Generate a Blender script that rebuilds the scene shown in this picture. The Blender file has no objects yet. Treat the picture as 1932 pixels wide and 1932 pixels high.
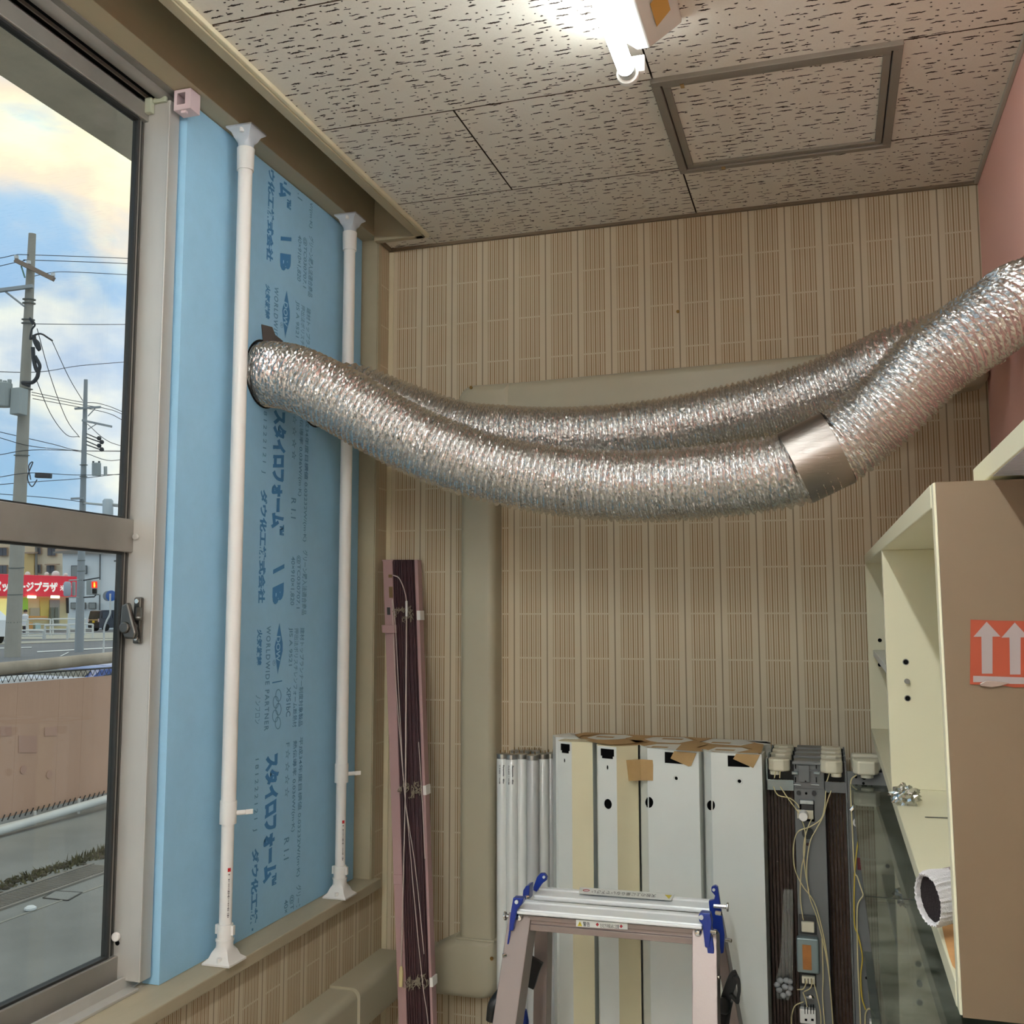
import bpy, math, random
import numpy as np
from mathutils import Vector, Matrix, noise
random.seed(7)
C = bpy.context.scene.collection
SC = bpy.context.scene
H = 1.56                                   # eye height above the floor; model space is centred on the eye

# ------------------------------------------------------------------ camera, world, exposure
YAW, PITCH, ROLL, FPX = -0.298598, 0.103431, -0.00135935, 1930.81
cy, sy, cp, sp = math.cos(YAW), math.sin(YAW), math.cos(PITCH), math.sin(PITCH)
FW = Vector((sy*cp, cy*cp, sp)); _r = Vector((cy, -sy, 0)); _u = _r.cross(FW)
cr, sr = math.cos(ROLL), math.sin(ROLL)
RT = _r*cr + _u*sr; UP = -_r*sr + _u*cr
cam = bpy.data.cameras.new('camera'); co = bpy.data.objects.new('camera', cam); C.objects.link(co)
cam.sensor_width = 36; cam.lens = 36*FPX/1932; cam.clip_end = 2000; cam.clip_start = .02
m = Matrix((RT, UP, -FW)).transposed().to_4x4(); m.translation = Vector((0, 0, H)); co.matrix_world = m
SC.camera = co
SC.view_settings.view_transform = 'Standard'; SC.view_settings.look = 'None'
SC.view_settings.exposure = 0.60; SC.view_settings.gamma = 1; SC.view_settings.use_curve_mapping = False

def s2l(c):
    return tuple(((v/255)/12.92 if v <= 10.3 else ((v/255+.055)/1.055)**2.4) for v in c) + (1,)

class NT:
    """small helper that writes node graphs"""
    def __init__(s, tree): s.t = tree; s.n = tree.nodes; s.l = tree.links
    def node(s, ty, **kw):
        n = s.n.new(ty)
        for k, v in kw.items(): setattr(n, k, v)
        return n
    def set(s, n, i, v):
        if v is None: return
        if isinstance(v, bpy.types.NodeSocket): s.l.new(v, n.inputs[i])
        else: n.inputs[i].default_value = v
    def math(s, op, a, b=None, c=None, clamp=False):
        n = s.node('ShaderNodeMath', operation=op); n.use_clamp = clamp
        s.set(n, 0, a); s.set(n, 1, b); s.set(n, 2, c); return n.outputs[0]
    def mix(s, f, a, b):
        n = s.node('ShaderNodeMix', data_type='RGBA'); s.set(n, 0, f); s.set(n, 6, a); s.set(n, 7, b); return n.outputs[2]
    def noise(s, v, scale, detail=3, rough=.5, out=0, dim='3D', dist=0):
        n = s.node('ShaderNodeTexNoise', noise_dimensions=dim); s.set(n, 'Vector', v); s.set(n, 'Scale', scale)
        s.set(n, 'Detail', detail); s.set(n, 'Roughness', rough); s.set(n, 'Distortion', dist); return n.outputs[out]
    def ramp(s, f, stops):
        n = s.node('ShaderNodeValToRGB'); s.set(n, 0, f); e = n.color_ramp.elements
        while len(e) < len(stops): e.new(.5)
        for k, (p, c) in zip(e, stops): k.position = p; k.color = c
        return n.outputs[0]
    def sstep(s, v, a, b):
        n = s.node('ShaderNodeMapRange', interpolation_type='SMOOTHSTEP'); s.set(n, 0, v); s.set(n, 1, a); s.set(n, 2, b); return n.outputs[0]
    def comb(s, x, y, z):
        n = s.node('ShaderNodeCombineXYZ'); s.set(n, 0, x); s.set(n, 1, y); s.set(n, 2, z); return n.outputs[0]
    def sep(s, v):
        n = s.node('ShaderNodeSeparateXYZ'); s.set(n, 0, v); return n.outputs

# world: evening sky of bright cream and grey-blue clouds over pale blue
W = bpy.data.worlds.new('sky'); SC.world = W; W.use_nodes = True; W.node_tree.nodes.clear(); g = NT(W.node_tree)
gen = g.node('ShaderNodeTexCoord').outputs['Generated']; sx = g.sep(gen)
el = g.math('MAXIMUM', sx[2], 0.0)
base = g.ramp(el, [(0, s2l((190, 208, 216))), (.12, s2l((140, 172, 202))), (.25, s2l((138, 168, 204))), (.42, s2l((166, 196, 222))), (1, s2l((120, 160, 206)))])
vv = g.comb(g.math('MULTIPLY', sx[0], 1.0), sx[1], g.math('MULTIPLY', sx[2], 1.9))
n1 = g.noise(vv, 3.1, 9, .52, dist=.35)
n2 = g.noise(vv, 5.5, 6, .55)
cover = g.sstep(n1, .42, .56)
cc = g.ramp(n2, [(.30, s2l((146, 166, 196))), (.45, s2l((176, 188, 208))), (.56, s2l((212, 212, 212))), (.7, s2l((250, 240, 212)))])
high = g.sstep(el, .24, .34)
warm = g.ramp(n2, [(.30, s2l((210, 200, 200))), (.46, s2l((236, 214, 190))), (.60, s2l((255, 250, 210)))])
cc = g.mix(high, cc, warm)
sky = g.mix(cover, base, cc)
under = g.sstep(sx[2], -.02, 0.0)
sky = g.mix(under, s2l((120, 122, 120)), sky)
bg = g.node('ShaderNodeBackground'); g.set(bg, 0, sky); g.set(bg, 1, 1.14)
g.l.new(bg.outputs[0], g.node('ShaderNodeOutputWorld').inputs[0])
TUBE_E = 18.0                                # radiance of the lit fluorescent tubes

# ------------------------------------------------------------------ picture point -> point of a plane of the room
def ray(x, y): return RT*(x-966) + UP*(966-y) + FW*FPX
def onx(x, y, X): r = ray(x, y); return r*(X/r.x)
def ony(x, y, Y): r = ray(x, y); return r*(Y/r.y)
def onz(x, y, Z): r = ray(x, y); return r*(Z/r.z)
def at(x, y, d): return ray(x, y)*(d/FPX)

# ------------------------------------------------------------------ materials
MATS = {}
def mat(name, col, rough=.5, metal=0, bump=None, var=0, vscale=6, spec=.5, coat=0, emit=None, trans=0, alpha=1, stretch=(1, 1, 1), ior=1.45):
    if name in MATS: return MATS[name]
    M = bpy.data.materials.new(name); M.use_nodes = True; M.node_tree.nodes.clear(); g = NT(M.node_tree)
    b = g.node('ShaderNodeBsdfPrincipled'); o = g.node('ShaderNodeOutputMaterial'); g.l.new(b.outputs[0], o.inputs[0])
    tc = g.node('ShaderNodeTexCoord').outputs['Object']
    mp = g.node('ShaderNodeMapping'); g.set(mp, 0, tc); mp.inputs['Scale'].default_value = stretch; tc = mp.outputs[0]
    c = s2l(col)
    if var:
        dk = tuple(v*(1-var) for v in c[:3])+(1,); lt = tuple(min(1, v*(1+var)) for v in c[:3])+(1,)
        g.set(b, 'Base Color', g.ramp(g.noise(tc, vscale, 5, .6), [(.3, dk), (.7, lt)]))
    else: b.inputs['Base Color'].default_value = c
    b.inputs['Roughness'].default_value = rough; b.inputs['Metallic'].default_value = metal
    b.inputs['Specular IOR Level'].default_value = spec; b.inputs['Coat Weight'].default_value = coat
    b.inputs['Transmission Weight'].default_value = trans; b.inputs['Alpha'].default_value = alpha; b.inputs['IOR'].default_value = ior
    if emit: b.inputs['Emission Color'].default_value = s2l(emit[0]); b.inputs['Emission Strength'].default_value = emit[1]
    if bump:
        bn = g.node('ShaderNodeBump'); bn.inputs['Strength'].default_value = bump[1]; bn.inputs['Distance'].default_value = bump[2] if len(bump) > 2 else .002
        g.set(bn, 'Height', g.noise(tc, bump[0], 4, .6)); g.l.new(bn.outputs[0], b.inputs['Normal'])
    MATS[name] = M; M['bsdf'] = b.name; return M

def wallpaper(name, axis):
    """cream print: groups of thin brown stripes, a fine joint line each 99 mm, pale cross bars each 126 mm"""
    M = bpy.data.materials.new(name); M.use_nodes = True; g = NT(M.node_tree); b = g.n['Principled BSDF']
    P = g.sep(g.node('ShaderNodeNewGeometry').outputs['Position']); u = P[axis]; z = P[2]
    wob = g.math('MULTIPLY', g.math('SUBTRACT', g.noise(g.comb(g.math('MULTIPLY', u, 40.), z, 0.), 3., 2), .5), .0012)
    u = g.math('ADD', u, wob)
    per = .0988
    f = g.math('FRACT', g.math('ADD', g.math('DIVIDE', g.math('ADD', u, .775), per), 40.0))
    d0 = g.math('MINIMUM', f, g.math('SUBTRACT', 1.0, f))
    joint = g.math('SUBTRACT', 1.0, g.sstep(d0, .010, .026))
    zone = g.math('MULTIPLY', g.sstep(f, .145, .165), g.math('SUBTRACT', 1.0, g.sstep(f, .815, .835)))
    st = g.math('FRACT', g.math('MULTIPLY', g.math('SUBTRACT', f, .15), 14.7))
    stripe = g.math('SUBTRACT', 1.0, g.sstep(g.math('ABSOLUTE', g.math('SUBTRACT', st, .5)), .16, .30))
    rz = g.math('FRACT', g.math('ADD', g.math('DIVIDE', g.math('SUBTRACT', z, H+.138), .1258), 60.5))
    bar = g.math('SUBTRACT', 1.0, g.sstep(g.math('ABSOLUTE', g.math('SUBTRACT', rz, .5)), .012, .024))
    cell = g.noise(g.comb(g.math('MULTIPLY', u, 147.), g.math('MULTIPLY', z, 3.), 0.), 1., 1)
    odd = g.math('PINGPONG', g.math('SUBTRACT', g.math('MULTIPLY', g.math('SUBTRACT', f, .15), 14.7), .5), 1.0)
    strong = g.math('MULTIPLY', g.math('ADD', .25, g.math('MULTIPLY', odd, .85)), g.math('ADD', .7, g.math('MULTIPLY', g.sstep(cell, .25, .75), .4)))
    amt = g.math('MULTIPLY', g.math('MULTIPLY', zone, stripe), g.math('ADD', .30, g.math('MULTIPLY', strong, .80)))
    amt = g.math('MULTIPLY', amt, g.math('SUBTRACT', 1.0, bar))
    basec = g.mix(g.math('MULTIPLY', zone, .10), s2l((208, 194, 168)), s2l((190, 172, 138)))
    barz = g.math('MULTIPLY', g.math('MULTIPLY', zone, bar), .9)
    basec = g.mix(barz, basec, s2l((205, 192, 166)))
    stain = g.noise(g.comb(u, z, 0.), 3., 5, .6)
    col = g.mix(amt, basec, s2l((154, 128, 94)))
    col = g.mix(g.math('MULTIPLY', joint, .75), col, s2l((120, 100, 76)))
    col = g.mix(g.math('MULTIPLY', g.sstep(stain, .5, .8), .18), col, s2l((150, 118, 80)))
    g.l.new(col, b.inputs['Base Color']); b.inputs['Roughness'].default_value = .75; b.inputs['Specular IOR Level'].default_value = .25
    bn = g.node('ShaderNodeBump'); bn.inputs['Strength'].default_value = .3; bn.inputs['Distance'].default_value = .0006
    g.set(bn, 'Height', g.math('SUBTRACT', g.noise(g.comb(u, z, 0.), 500., 2), amt)); g.l.new(bn.outputs[0], b.inputs['Normal'])
    return M
WP_BACK, WP_LEFT = wallpaper('wallpaper_back', 0), wallpaper('wallpaper_left', 1)

def ceiling_mat():
    """rock wool ceiling board: warm white with dark crooked fissures along X and pin holes"""
    M = bpy.data.materials.new('rock_wool_board'); M.use_nodes = True; g = NT(M.node_tree); b = g.n['Principled BSDF']
    P = g.node('ShaderNodeNewGeometry').outputs['Position']; s = g.sep(P)
    oi = g.node('ShaderNodeObjectInfo').outputs['Random']
    x = g.math('ADD', s[0], g.math('MULTIPLY', oi, 7.0)); y = g.math('ADD', s[1], g.math('MULTIPLY', oi, 3.0))
    wig = g.math('SUBTRACT', g.noise(g.comb(g.math('MULTIPLY', x, 95.), g.math('MULTIPLY', y, 60.), 0.), 1., 3, .6), .5)
    wig2 = g.math('SUBTRACT', g.noise(g.comb(x, y, 4.), 320., 2, .6), .5)
    yw = g.math('ADD', y, g.math('ADD', g.math('MULTIPLY', wig, .0085), g.math('MULTIPLY', wig2, .0013)))
    def layer(cx, cy_, ax, ay, seed, keep):
        v = g.node('ShaderNodeTexVoronoi', voronoi_dimensions='2D'); v.inputs['Scale'].default_value = 1
        vec = g.comb(g.math('ADD', g.math('DIVIDE', x, cx), seed), g.math('DIVIDE', yw, cy_), 0.)
        g.set(v, 'Vector', vec); v.inputs['Randomness'].default_value = .80
        pv = g.sep(v.outputs['Position']); vs = g.sep(vec); rc = g.sep(v.outputs['Color'])
        dx = g.math('MULTIPLY', g.math('SUBTRACT', vs[0], pv[0]), cx); dy = g.math('MULTIPLY', g.math('SUBTRACT', vs[1], pv[1]), cy_)
        sz = g.math('ADD', .35, g.math('MULTIPLY', rc[0], .75))
        ex = g.math('DIVIDE', dx, g.math('MULTIPLY', sz, ax)); ey = g.math('DIVIDE', dy, g.math('MULTIPLY', g.math('ADD', .6, g.math('MULTIPLY', rc[2], .5)), ay))
        r = g.math('ADD', g.math('POWER', g.math('ABSOLUTE', ex), 2.2), g.math('MULTIPLY', ey, ey))
        return g.math('MULTIPLY', g.math('SUBTRACT', 1.0, g.sstep(r, .55, 1.1)), g.math('LESS_THAN', rc[1], keep))
    a = layer(.047, .0215, .0190, .0024, 0., .74)
    c2 = layer(.028, .0175, .0036, .0022, 13.7, .62)
    c3 = layer(.085, .052, .0130, .0016, 31.1, .6)
    pit = g.math('MAXIMUM', g.math('MAXIMUM', a, c3), c2)
    dirt = g.noise(P, 2.2, 5, .6)
    basec = g.mix(g.sstep(dirt, .35, .75), s2l((232, 226, 214)), s2l((224, 214, 198)))
    basec = g.mix(g.math('MULTIPLY', g.noise(P, 260., 2), .25), basec, s2l((180, 170, 154)))
    g.l.new(g.mix(g.math('MULTIPLY', pit, .97), basec, s2l((44, 30, 22))), b.inputs['Base Color'])
    b.inputs['Roughness'].default_value = .9; b.inputs['Specular IOR Level'].default_value = .15
    bn = g.node('ShaderNodeBump'); bn.inputs['Strength'].default_value = .6; bn.inputs['Distance'].default_value = .002
    g.set(bn, 'Height', g.math('SUBTRACT', 1.0, pit)); g.l.new(bn.outputs[0], b.inputs['Normal'])
    return M
CEIL = ceiling_mat()

def foil_mat():
    M = bpy.data.materials.new('crinkled_foil'); M.use_nodes = True; g = NT(M.node_tree); b = g.n['Principled BSDF']
    P = g.node('ShaderNodeNewGeometry').outputs['Position']
    b.inputs['Base Color'].default_value = (.74, .73, .715, 1); b.inputs['Metallic'].default_value = 1; b.inputs['Roughness'].default_value = .25
    v = g.node('ShaderNodeTexVoronoi', feature='SMOOTH_F1'); g.set(v, 'Vector', P); v.inputs['Scale'].default_value = 120; v.inputs['Smoothness'].default_value = .35
    h = g.math('ADD', v.outputs[0], g.math('MULTIPLY', g.noise(P, 240., 3), .6))
    bn = g.node('ShaderNodeBump'); bn.inputs['Strength'].default_value = .5; bn.inputs['Distance'].default_value = .0020
    g.set(bn, 'Height', h); g.l.new(bn.outputs[0], b.inputs['Normal'])
    return M
FOIL = foil_mat()

def brushed(name, col, rough=.3, axis=(1, 1, 1), strength=.12, metal=1):
    return mat(name, col, rough, metal, bump=(60, strength, .001), stretch=axis, spec=.5)

ALU = mat('anodised_aluminium', (200, 197, 190), .45, .45, bump=(700, .06), var=.06, vscale=9, stretch=(1, 1, .3))
ALU_D = mat('aged_aluminium', (142, 138, 131), .5, .45, bump=(500, .08), var=.08, vscale=8)
GASKET = mat('black_rubber_gasket', (38, 38, 36), .6)
FRAMEP = mat('beige_painted_wood', (178, 166, 138), .55, bump=(90, .15), var=.05, vscale=12, stretch=(1, .2, 1))
CREAMP = mat('cream_painted_trim', (214, 203, 172), .5, bump=(90, .1))
SILL = mat('sill_paint', (176, 164, 138), .5, bump=(120, .12), var=.08, vscale=14, stretch=(1, .3, 1))
PINK = mat('pink_wall_paint', (246, 190, 176), .62, bump=(260, .12), spec=.35)
FOAM = mat('blue_extruded_foam', (157, 203, 232), .55, bump=(420, .18), var=.025, vscale=25, spec=.3)
INK = mat('blue_ink', (70, 134, 188), .6)
INK2 = mat('thin_blue_ink', (96, 144, 184), .6)
WHITEP = mat('white_plastic', (232, 228, 222), .32, spec=.5, bump=(40, .02))
CLEARW = mat('milky_plastic', (214, 220, 226), .25, trans=.25, ior=1.3)
PIPEC = mat('ivory_pipe_cover', (180, 173, 150), .38, bump=(30, .03), var=.02)
CREAM = mat('cream_laminate', (226, 218, 188), .42, bump=(200, .03))
BROWNP = mat('brown_laminate', (116, 97, 75), .5, bump=(160, .05), var=.03)
WHITEM = mat('white_enamel_steel', (222, 224, 218), .34, bump=(30, .03), var=.03, vscale=4)
CREAME = mat('yellowed_enamel_steel', (222, 212, 178), .36, bump=(30, .03), var=.03, vscale=5)
GREYM = mat('grey_sheet_steel', (112, 114, 114), .42, .3, bump=(60, .05), var=.05)
GREYL = mat('pale_zinc_steel', (142, 152, 152), .35, .6, bump=(60, .05))
DARKM = mat('dark_steel', (58, 58, 58), .5, .3)
BLACK = mat('black_void', (9, 9, 9), .8, spec=.1)
BLACKP = mat('black_plastic', (24, 24, 24), .4)
KRAFT = mat('kraft_paper_tape', (176, 142, 94), .6, bump=(300, .15), var=.06, vscale=30)
SOCK = mat('ivory_socket_plastic', (216, 208, 184), .4)
WIRE = mat('cream_wire', (206, 192, 146), .5)
WIREY = mat('yellow_wire', (196, 168, 60), .5)
MAROON = mat('maroon_slat', (66, 38, 40), .45, var=.12, vscale=20)
DKBROWN = mat('dark_brown_slat', (58, 38, 30), .45, var=.15, vscale=25)
PINKP = mat('dusty_pink_rail', (172, 138, 136), .45, bump=(80, .05))
CORD = mat('greyish_cord', (150, 140, 120), .8, bump=(900, .3))
CORDP = mat('pale_cord', (206, 190, 180), .7)
LADDER = mat('ladder_aluminium', (150, 136, 131), .38, .5, bump=(400, .08), stretch=(1, 1, .2))
LADTOP = mat('ribbed_tread_gleam_white', (250, 252, 252), .3, .15, bump=(300, .1), stretch=(.05, 1, 1))  # near white, paints in the treads' reflection of lamp and ceiling
BLUEM = mat('blue_painted_steel', (24, 50, 138), .3)
CHROME = mat('chrome', (214, 214, 212), .14, 1)
BRUSHED = mat('brushed_coupling', (160, 152, 146), .34, 1, bump=(160, .35, .002), stretch=(.05, 1, 1))
FLOORM = mat('pale_floor_tile', (214, 210, 202), .5, var=.06)
GLASSW = None
def glass(name, tint=(236, 242, 240), rough=0.0, dust=0):
    """clear pane: mostly see-through with a mirror coat of its own"""
    M = bpy.data.materials.new(name); M.use_nodes = True; g = NT(M.node_tree); g.n.clear()
    tr = g.node('ShaderNodeBsdfTransparent'); tr.inputs[0].default_value = s2l(tint)
    gl = g.node('ShaderNodeBsdfGlossy'); gl.inputs['Roughness'].default_value = rough; gl.inputs['Color'].default_value = (1, 1, 1, 1)
    lw = g.node('ShaderNodeLayerWeight'); f = g.math('ADD', .03, g.math('MULTIPLY', g.math('POWER', lw.outputs['Facing'], 5.0), .6))
    base = tr.outputs[0]
    if dust:
        P = g.node('ShaderNodeNewGeometry').outputs['Position']; df = g.node('ShaderNodeBsdfDiffuse'); df.inputs[0].default_value = s2l((190, 192, 178))
        dm = g.node('ShaderNodeMixShader'); g.set(dm, 0, g.math('MULTIPLY', g.sstep(g.noise(P, 14., 6, .65), .25, .8), dust)); g.l.new(base, dm.inputs[1]); g.l.new(df.outputs[0], dm.inputs[2]); base = dm.outputs[0]
    mx = g.node('ShaderNodeMixShader'); g.set(mx, 0, f); g.l.new(base, mx.inputs[1]); g.l.new(gl.outputs[0], mx.inputs[2])
    g.l.new(mx.outputs[0], g.node('ShaderNodeOutputMaterial').inputs[0]); return M
GLASSW = glass('window_glass', (240, 244, 243), 0, 0)
GLASSG = glass('greenish_dusty_glass', (158, 168, 154), .02, .34)
LIT = mat('lit_fluorescent_phosphor', (255, 255, 255), .5, emit=((246, 253, 255), TUBE_E))
LIT2 = mat('tube_of_added_fill_lamps', (255, 255, 255), .5, emit=((244, 252, 255), 158.))  # tubes of the unseen lamps added to brighten the room
TUBEG = mat('unlit_phosphor_glass', (226, 228, 224), .18, coat=.3)
TUBEO = mat('greyed_phosphor_glass', (192, 192, 190), .2, coat=.3)
CAPM = mat('tube_end_cap', (176, 176, 172), .3, .9)
BRASS = mat('brass_pin', (150, 120, 70), .35, .9)

# ------------------------------------------------------------------ mesh builder
class MB:
    def __init__(s): s.v = []; s.f = []; s.mi = []; s.m = 0; s.uvlike = None
    def add(s, vs, fs):
        o = len(s.v); s.v += [Vector(v) for v in vs]; s.f += [tuple(i+o for i in f) for f in fs]; s.mi += [s.m]*len(fs); return s
    def hexa(s, p):          # 8 points: bottom ring 0-3, top ring 4-7
        return s.add(p, [(3, 2, 1, 0), (4, 5, 6, 7), (0, 1, 5, 4), (1, 2, 6, 5), (2, 3, 7, 6), (3, 0, 4, 7)])
    def box(s, x0, x1, y0, y1, z0, z1):
        return s.hexa([(x0, y0, z0), (x1, y0, z0), (x1, y1, z0), (x0, y1, z0), (x0, y0, z1), (x1, y0, z1), (x1, y1, z1), (x0, y1, z1)])
    def bar(s, a, b, w, h, up=(0, 0, 1)):   # box along a segment, w across, h along up
        a = Vector(a); b = Vector(b); d = (b-a).normalized(); u = Vector(up); r = d.cross(u).normalized(); u = r.cross(d)
        q = lambda p, i, j: p + r*(i*w/2) + u*(j*h/2)
        return s.hexa([q(a, -1, -1), q(a, 1, -1), q(b, 1, -1), q(b, -1, -1), q(a, -1, 1), q(a, 1, 1), q(b, 1, 1), q(b, -1, 1)])
    def loft(s, rings, cap=True, close=False):
        n = len(rings[0]); o = [tuple(p) for r in rings for p in r]; fs = []
        R = len(rings)
        for i in range(R if close else R-1):
            for j in range(n):
                a = i*n+j; b = i*n+(j+1) % n; c = ((i+1) % R)*n+(j+1) % n; d = ((i+1) % R)*n+j; fs.append((a, b, c, d))
        if cap and not close: fs.append(tuple(range(n-1, -1, -1))); fs.append(tuple((R-1)*n+j for j in range(n)))
        return s.add(o, fs)
    def prism(s, poly, vec):
        vec = Vector(vec); p = [Vector(q) for q in poly]
        nrm = Vector((0, 0, 0))
        for i in range(len(p)): nrm += p[i].cross(p[(i+1) % len(p)])
        if nrm.dot(vec) < 0: p.reverse()
        return s.loft([p, [q+vec for q in p]])
    def tube(s, pts, r, n=10, cap=True):
        P = [Vector(p) for p in pts]; rings = []; rr = r if isinstance(r, (list, tuple)) else [r]*len(P)
        t0 = (P[1]-P[0]).normalized(); a = t0.orthogonal().normalized()
        for i, p in enumerate(P):
            t = (P[min(i+1, len(P)-1)]-P[max(i-1, 0)]).normalized(); a = (a-t*a.dot(t)).normalized(); b = t.cross(a)
            rings.append([p+(a*math.cos(k*2*math.pi/n)+b*math.sin(k*2*math.pi/n))*rr[i] for k in range(n)])
        return s.loft(rings, cap)
    def cyl(s, a, b, r, n=20, r2=None): return s.tube([a, b], [r, r if r2 is None else r2], n)
    def lathe(s, c, prof, n=24, axis='z'):   # prof: (radius, height)
        rings = []
        for r, h in prof:
            ring = []
            for k in range(n):
                t = k*2*math.pi/n; x, y = r*math.cos(t), r*math.sin(t)
                ring.append(Vector(c)+{'z': Vector((x, y, h)), 'y': Vector((y, h, x)), 'x': Vector((h, x, y))}[axis])
            rings.append(ring)
        return s.loft(rings)
    def sphere(s, c, r, n=12, sc=(1, 1, 1)):
        m_ = n//2+1; prof = [(max(1e-4, math.sin(math.pi*i/m_)), -math.cos(math.pi*i/m_)) for i in range(m_+1)]
        rings = [[Vector(c)+Vector((p*math.cos(k*2*math.pi/n)*sc[0], p*math.sin(k*2*math.pi/n)*sc[1], h*sc[2]))*r for k in range(n)] for p, h in prof]
        return s.loft(rings)
    def build(s, name, mats, parent=None, smooth=False, bevel=0, label=None, kind=None, seg=2, weld=False):
        me = bpy.data.meshes.new(name); off = Vector((0, 0, H))
        if parent is not None: off = off - wloc(parent)
        me.from_pydata([tuple(v+off) for v in s.v], [], s.f)
        for q in (mats if isinstance(mats, (list, tuple)) else [mats]): me.materials.append(q)
        me.polygons.foreach_set('material_index', s.mi)
        if smooth: me.polygons.foreach_set('use_smooth', [True]*len(s.f))
        me.update()
        o = bpy.data.objects.new(name, me); C.objects.link(o)
        if parent is not None: o.parent = parent
        if bevel:
            b = o.modifiers.new('bevel', 'BEVEL'); b.width = bevel; b.segments = seg; b.limit_method = 'ANGLE'; b.harden_normals = False
        if smooth and not bevel:
            try: me.shade_smooth_by_angle = None
            except Exception: pass
            e = me.attributes.new('sharp_edge', 'BOOLEAN', 'EDGE') if 'sharp_edge' not in me.attributes else me.attributes['sharp_edge']
            me.calc_loop_triangles()
            ef = {}
            for p in me.polygons:
                for k in p.edge_keys: ef.setdefault(k, []).append(p.normal)
            vals = []
            for ed in me.edges:
                l = ef.get(tuple(sorted(ed.vertices)), [])
                vals.append(len(l) == 2 and l[0].dot(l[1]) < .75)
            e.data.foreach_set('value', vals)
        if label: o['label'] = label
        if kind: o['kind'] = kind
        return o

def wloc(o):
    v = Vector(o.location)
    while o.parent is not None: o = o.parent; v += Vector(o.location)
    return v
def tag(o, label=None, cat=None, group=None, kind=None):
    if label: o['label'] = label
    if cat: o['category'] = cat
    if group: o['group'] = group
    if kind: o['kind'] = kind
    return o
def thing(name, label, cat, loc, group=None):
    o = bpy.data.objects.new(name, None); C.objects.link(o); o.location = Vector(loc)+Vector((0, 0, H)); o.empty_display_size = .05
    return tag(o, label, cat, group)
def struct(name, mb, mats, parent=None, **kw):
    return mb.build(name, mats, parent, kind='structure' if parent is None else None, **kw)
def bez(P, n=12):
    """Catmull-Rom through points"""
    P = [Vector(p) for p in P]; Q = [P[0]*2-P[1]]+P+[P[-1]*2-P[-2]]; out = []
    for i in range(1, len(Q)-2):
        a, b, c, d = Q[i-1:i+3]
        for k in range(n):
            t = k/n; out.append(.5*((2*b)+(c-a)*t+(2*a-5*b+4*c-d)*t*t+(3*b-a-3*c+d)*t**3))
    return out+[P[-1]]
def poly_y(mb, px, Y, th): return mb.prism([ony(x, y, Y) for x, y in px], (0, th, 0))
def poly_x(mb, px, X, th): return mb.prism([onx(x, y, X) for x, y in px], (th, 0, 0))

def curve_mesh(kind, setup):
    cu = bpy.data.curves.new('tmp', kind); setup(cu); o = bpy.data.objects.new('tmp', cu); C.objects.link(o)
    bpy.context.view_layer.update()
    dg = bpy.context.evaluated_depsgraph_get(); me = bpy.data.meshes.new_from_object(o.evaluated_get(dg))
    vs = [v.co.copy() for v in me.vertices]; fs = [tuple(p.vertices) for p in me.polygons]
    bpy.data.objects.remove(o); bpy.data.meshes.remove(me); bpy.data.curves.remove(cu); return vs, fs
_tc = {}
def text2d(s, bold=0, shear=0, sp=1.0):
    k = (s, bold, shear, sp)
    if k not in _tc:
        def st(cu): cu.body = s; cu.offset = bold; cu.shear = shear; cu.space_character = sp; cu.resolution_u = 3; cu.fill_mode = 'FRONT'; cu.dimensions = '2D'
        _tc[k] = curve_mesh('FONT', st)
    return _tc[k]
def put_text(mb, s, o, xd, yd, w, h, bold=0, shear=0, sp=1.0, clip=None, proud=0):
    """fit the string into a w x h box at o, along xd (reading) and yd (up)"""
    vs, fs = text2d(s, bold, shear, sp)
    if not vs: return
    x0 = min(v.x for v in vs); x1 = max(v.x for v in vs); y0 = min(v.y for v in vs); y1 = max(v.y for v in vs)
    o = Vector(o); xd = Vector(xd).normalized(); yd = Vector(yd).normalized(); nn = xd.cross(yd)
    pts = [o+xd*((v.x-x0)/(x1-x0)*w)+yd*((v.y-y0)/max(1e-6, y1-y0)*h)+nn*proud for v in vs]
    if clip: fs = [f for f in fs if all(clip(pts[i]) for i in f)]
    if fs: mb.add(pts, fs)
def plate(outline, holes):
    """flat plate with holes in 2D -> verts, faces; used for sheets with cut-outs"""
    def st(cu):
        cu.dimensions = '2D'; cu.fill_mode = 'FRONT'
        for lp in [outline]+holes:
            sp_ = cu.splines.new('POLY'); sp_.points.add(len(lp)-1)
            for i, p in enumerate(lp): sp_.points[i].co = (p[0], p[1], 0, 1)
            sp_.use_cyclic_u = True
    return curve_mesh('CURVE', st)
def holed(mb, outline, holes, f, th):
    """sheet of thickness th (vector) from a 2D outline with holes; f maps (u, v) to space"""
    vs, fs = plate(outline, holes); th = Vector(th)
    P = [Vector(f(v.x, v.y)) for v in vs]; n = len(P)
    mb.add(P, [tuple(q) for q in fs]); mb.add([p+th for p in P], [tuple(reversed(q)) for q in fs])
    for lp in [outline]+holes:
        a = [Vector(f(*p)) for p in lp]; mb.loft([a, [q+th for q in a]], cap=False)
def circ(c, r, n=20, ry=None): return [(c[0]+r*math.cos(k*2*math.pi/n), c[1]+(ry or r)*math.sin(k*2*math.pi/n)) for k in range(n)]
def rect(x0, x1, y0, y1): return [(x0, y0), (x1, y0), (x1, y1), (x0, y1)]

exec_parts = []
FZ = -H                     # floor in model space
XW, YB, XR, ZC = -1.28, 2.86, .414, 1.15      # window wall, back wall, pink wall, ceiling
XF = -1.33                  # face of the foam board
WY0, WY1, WZ0, WZ1 = -2.9, 2.772, -.745, 1.152   # window opening

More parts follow.
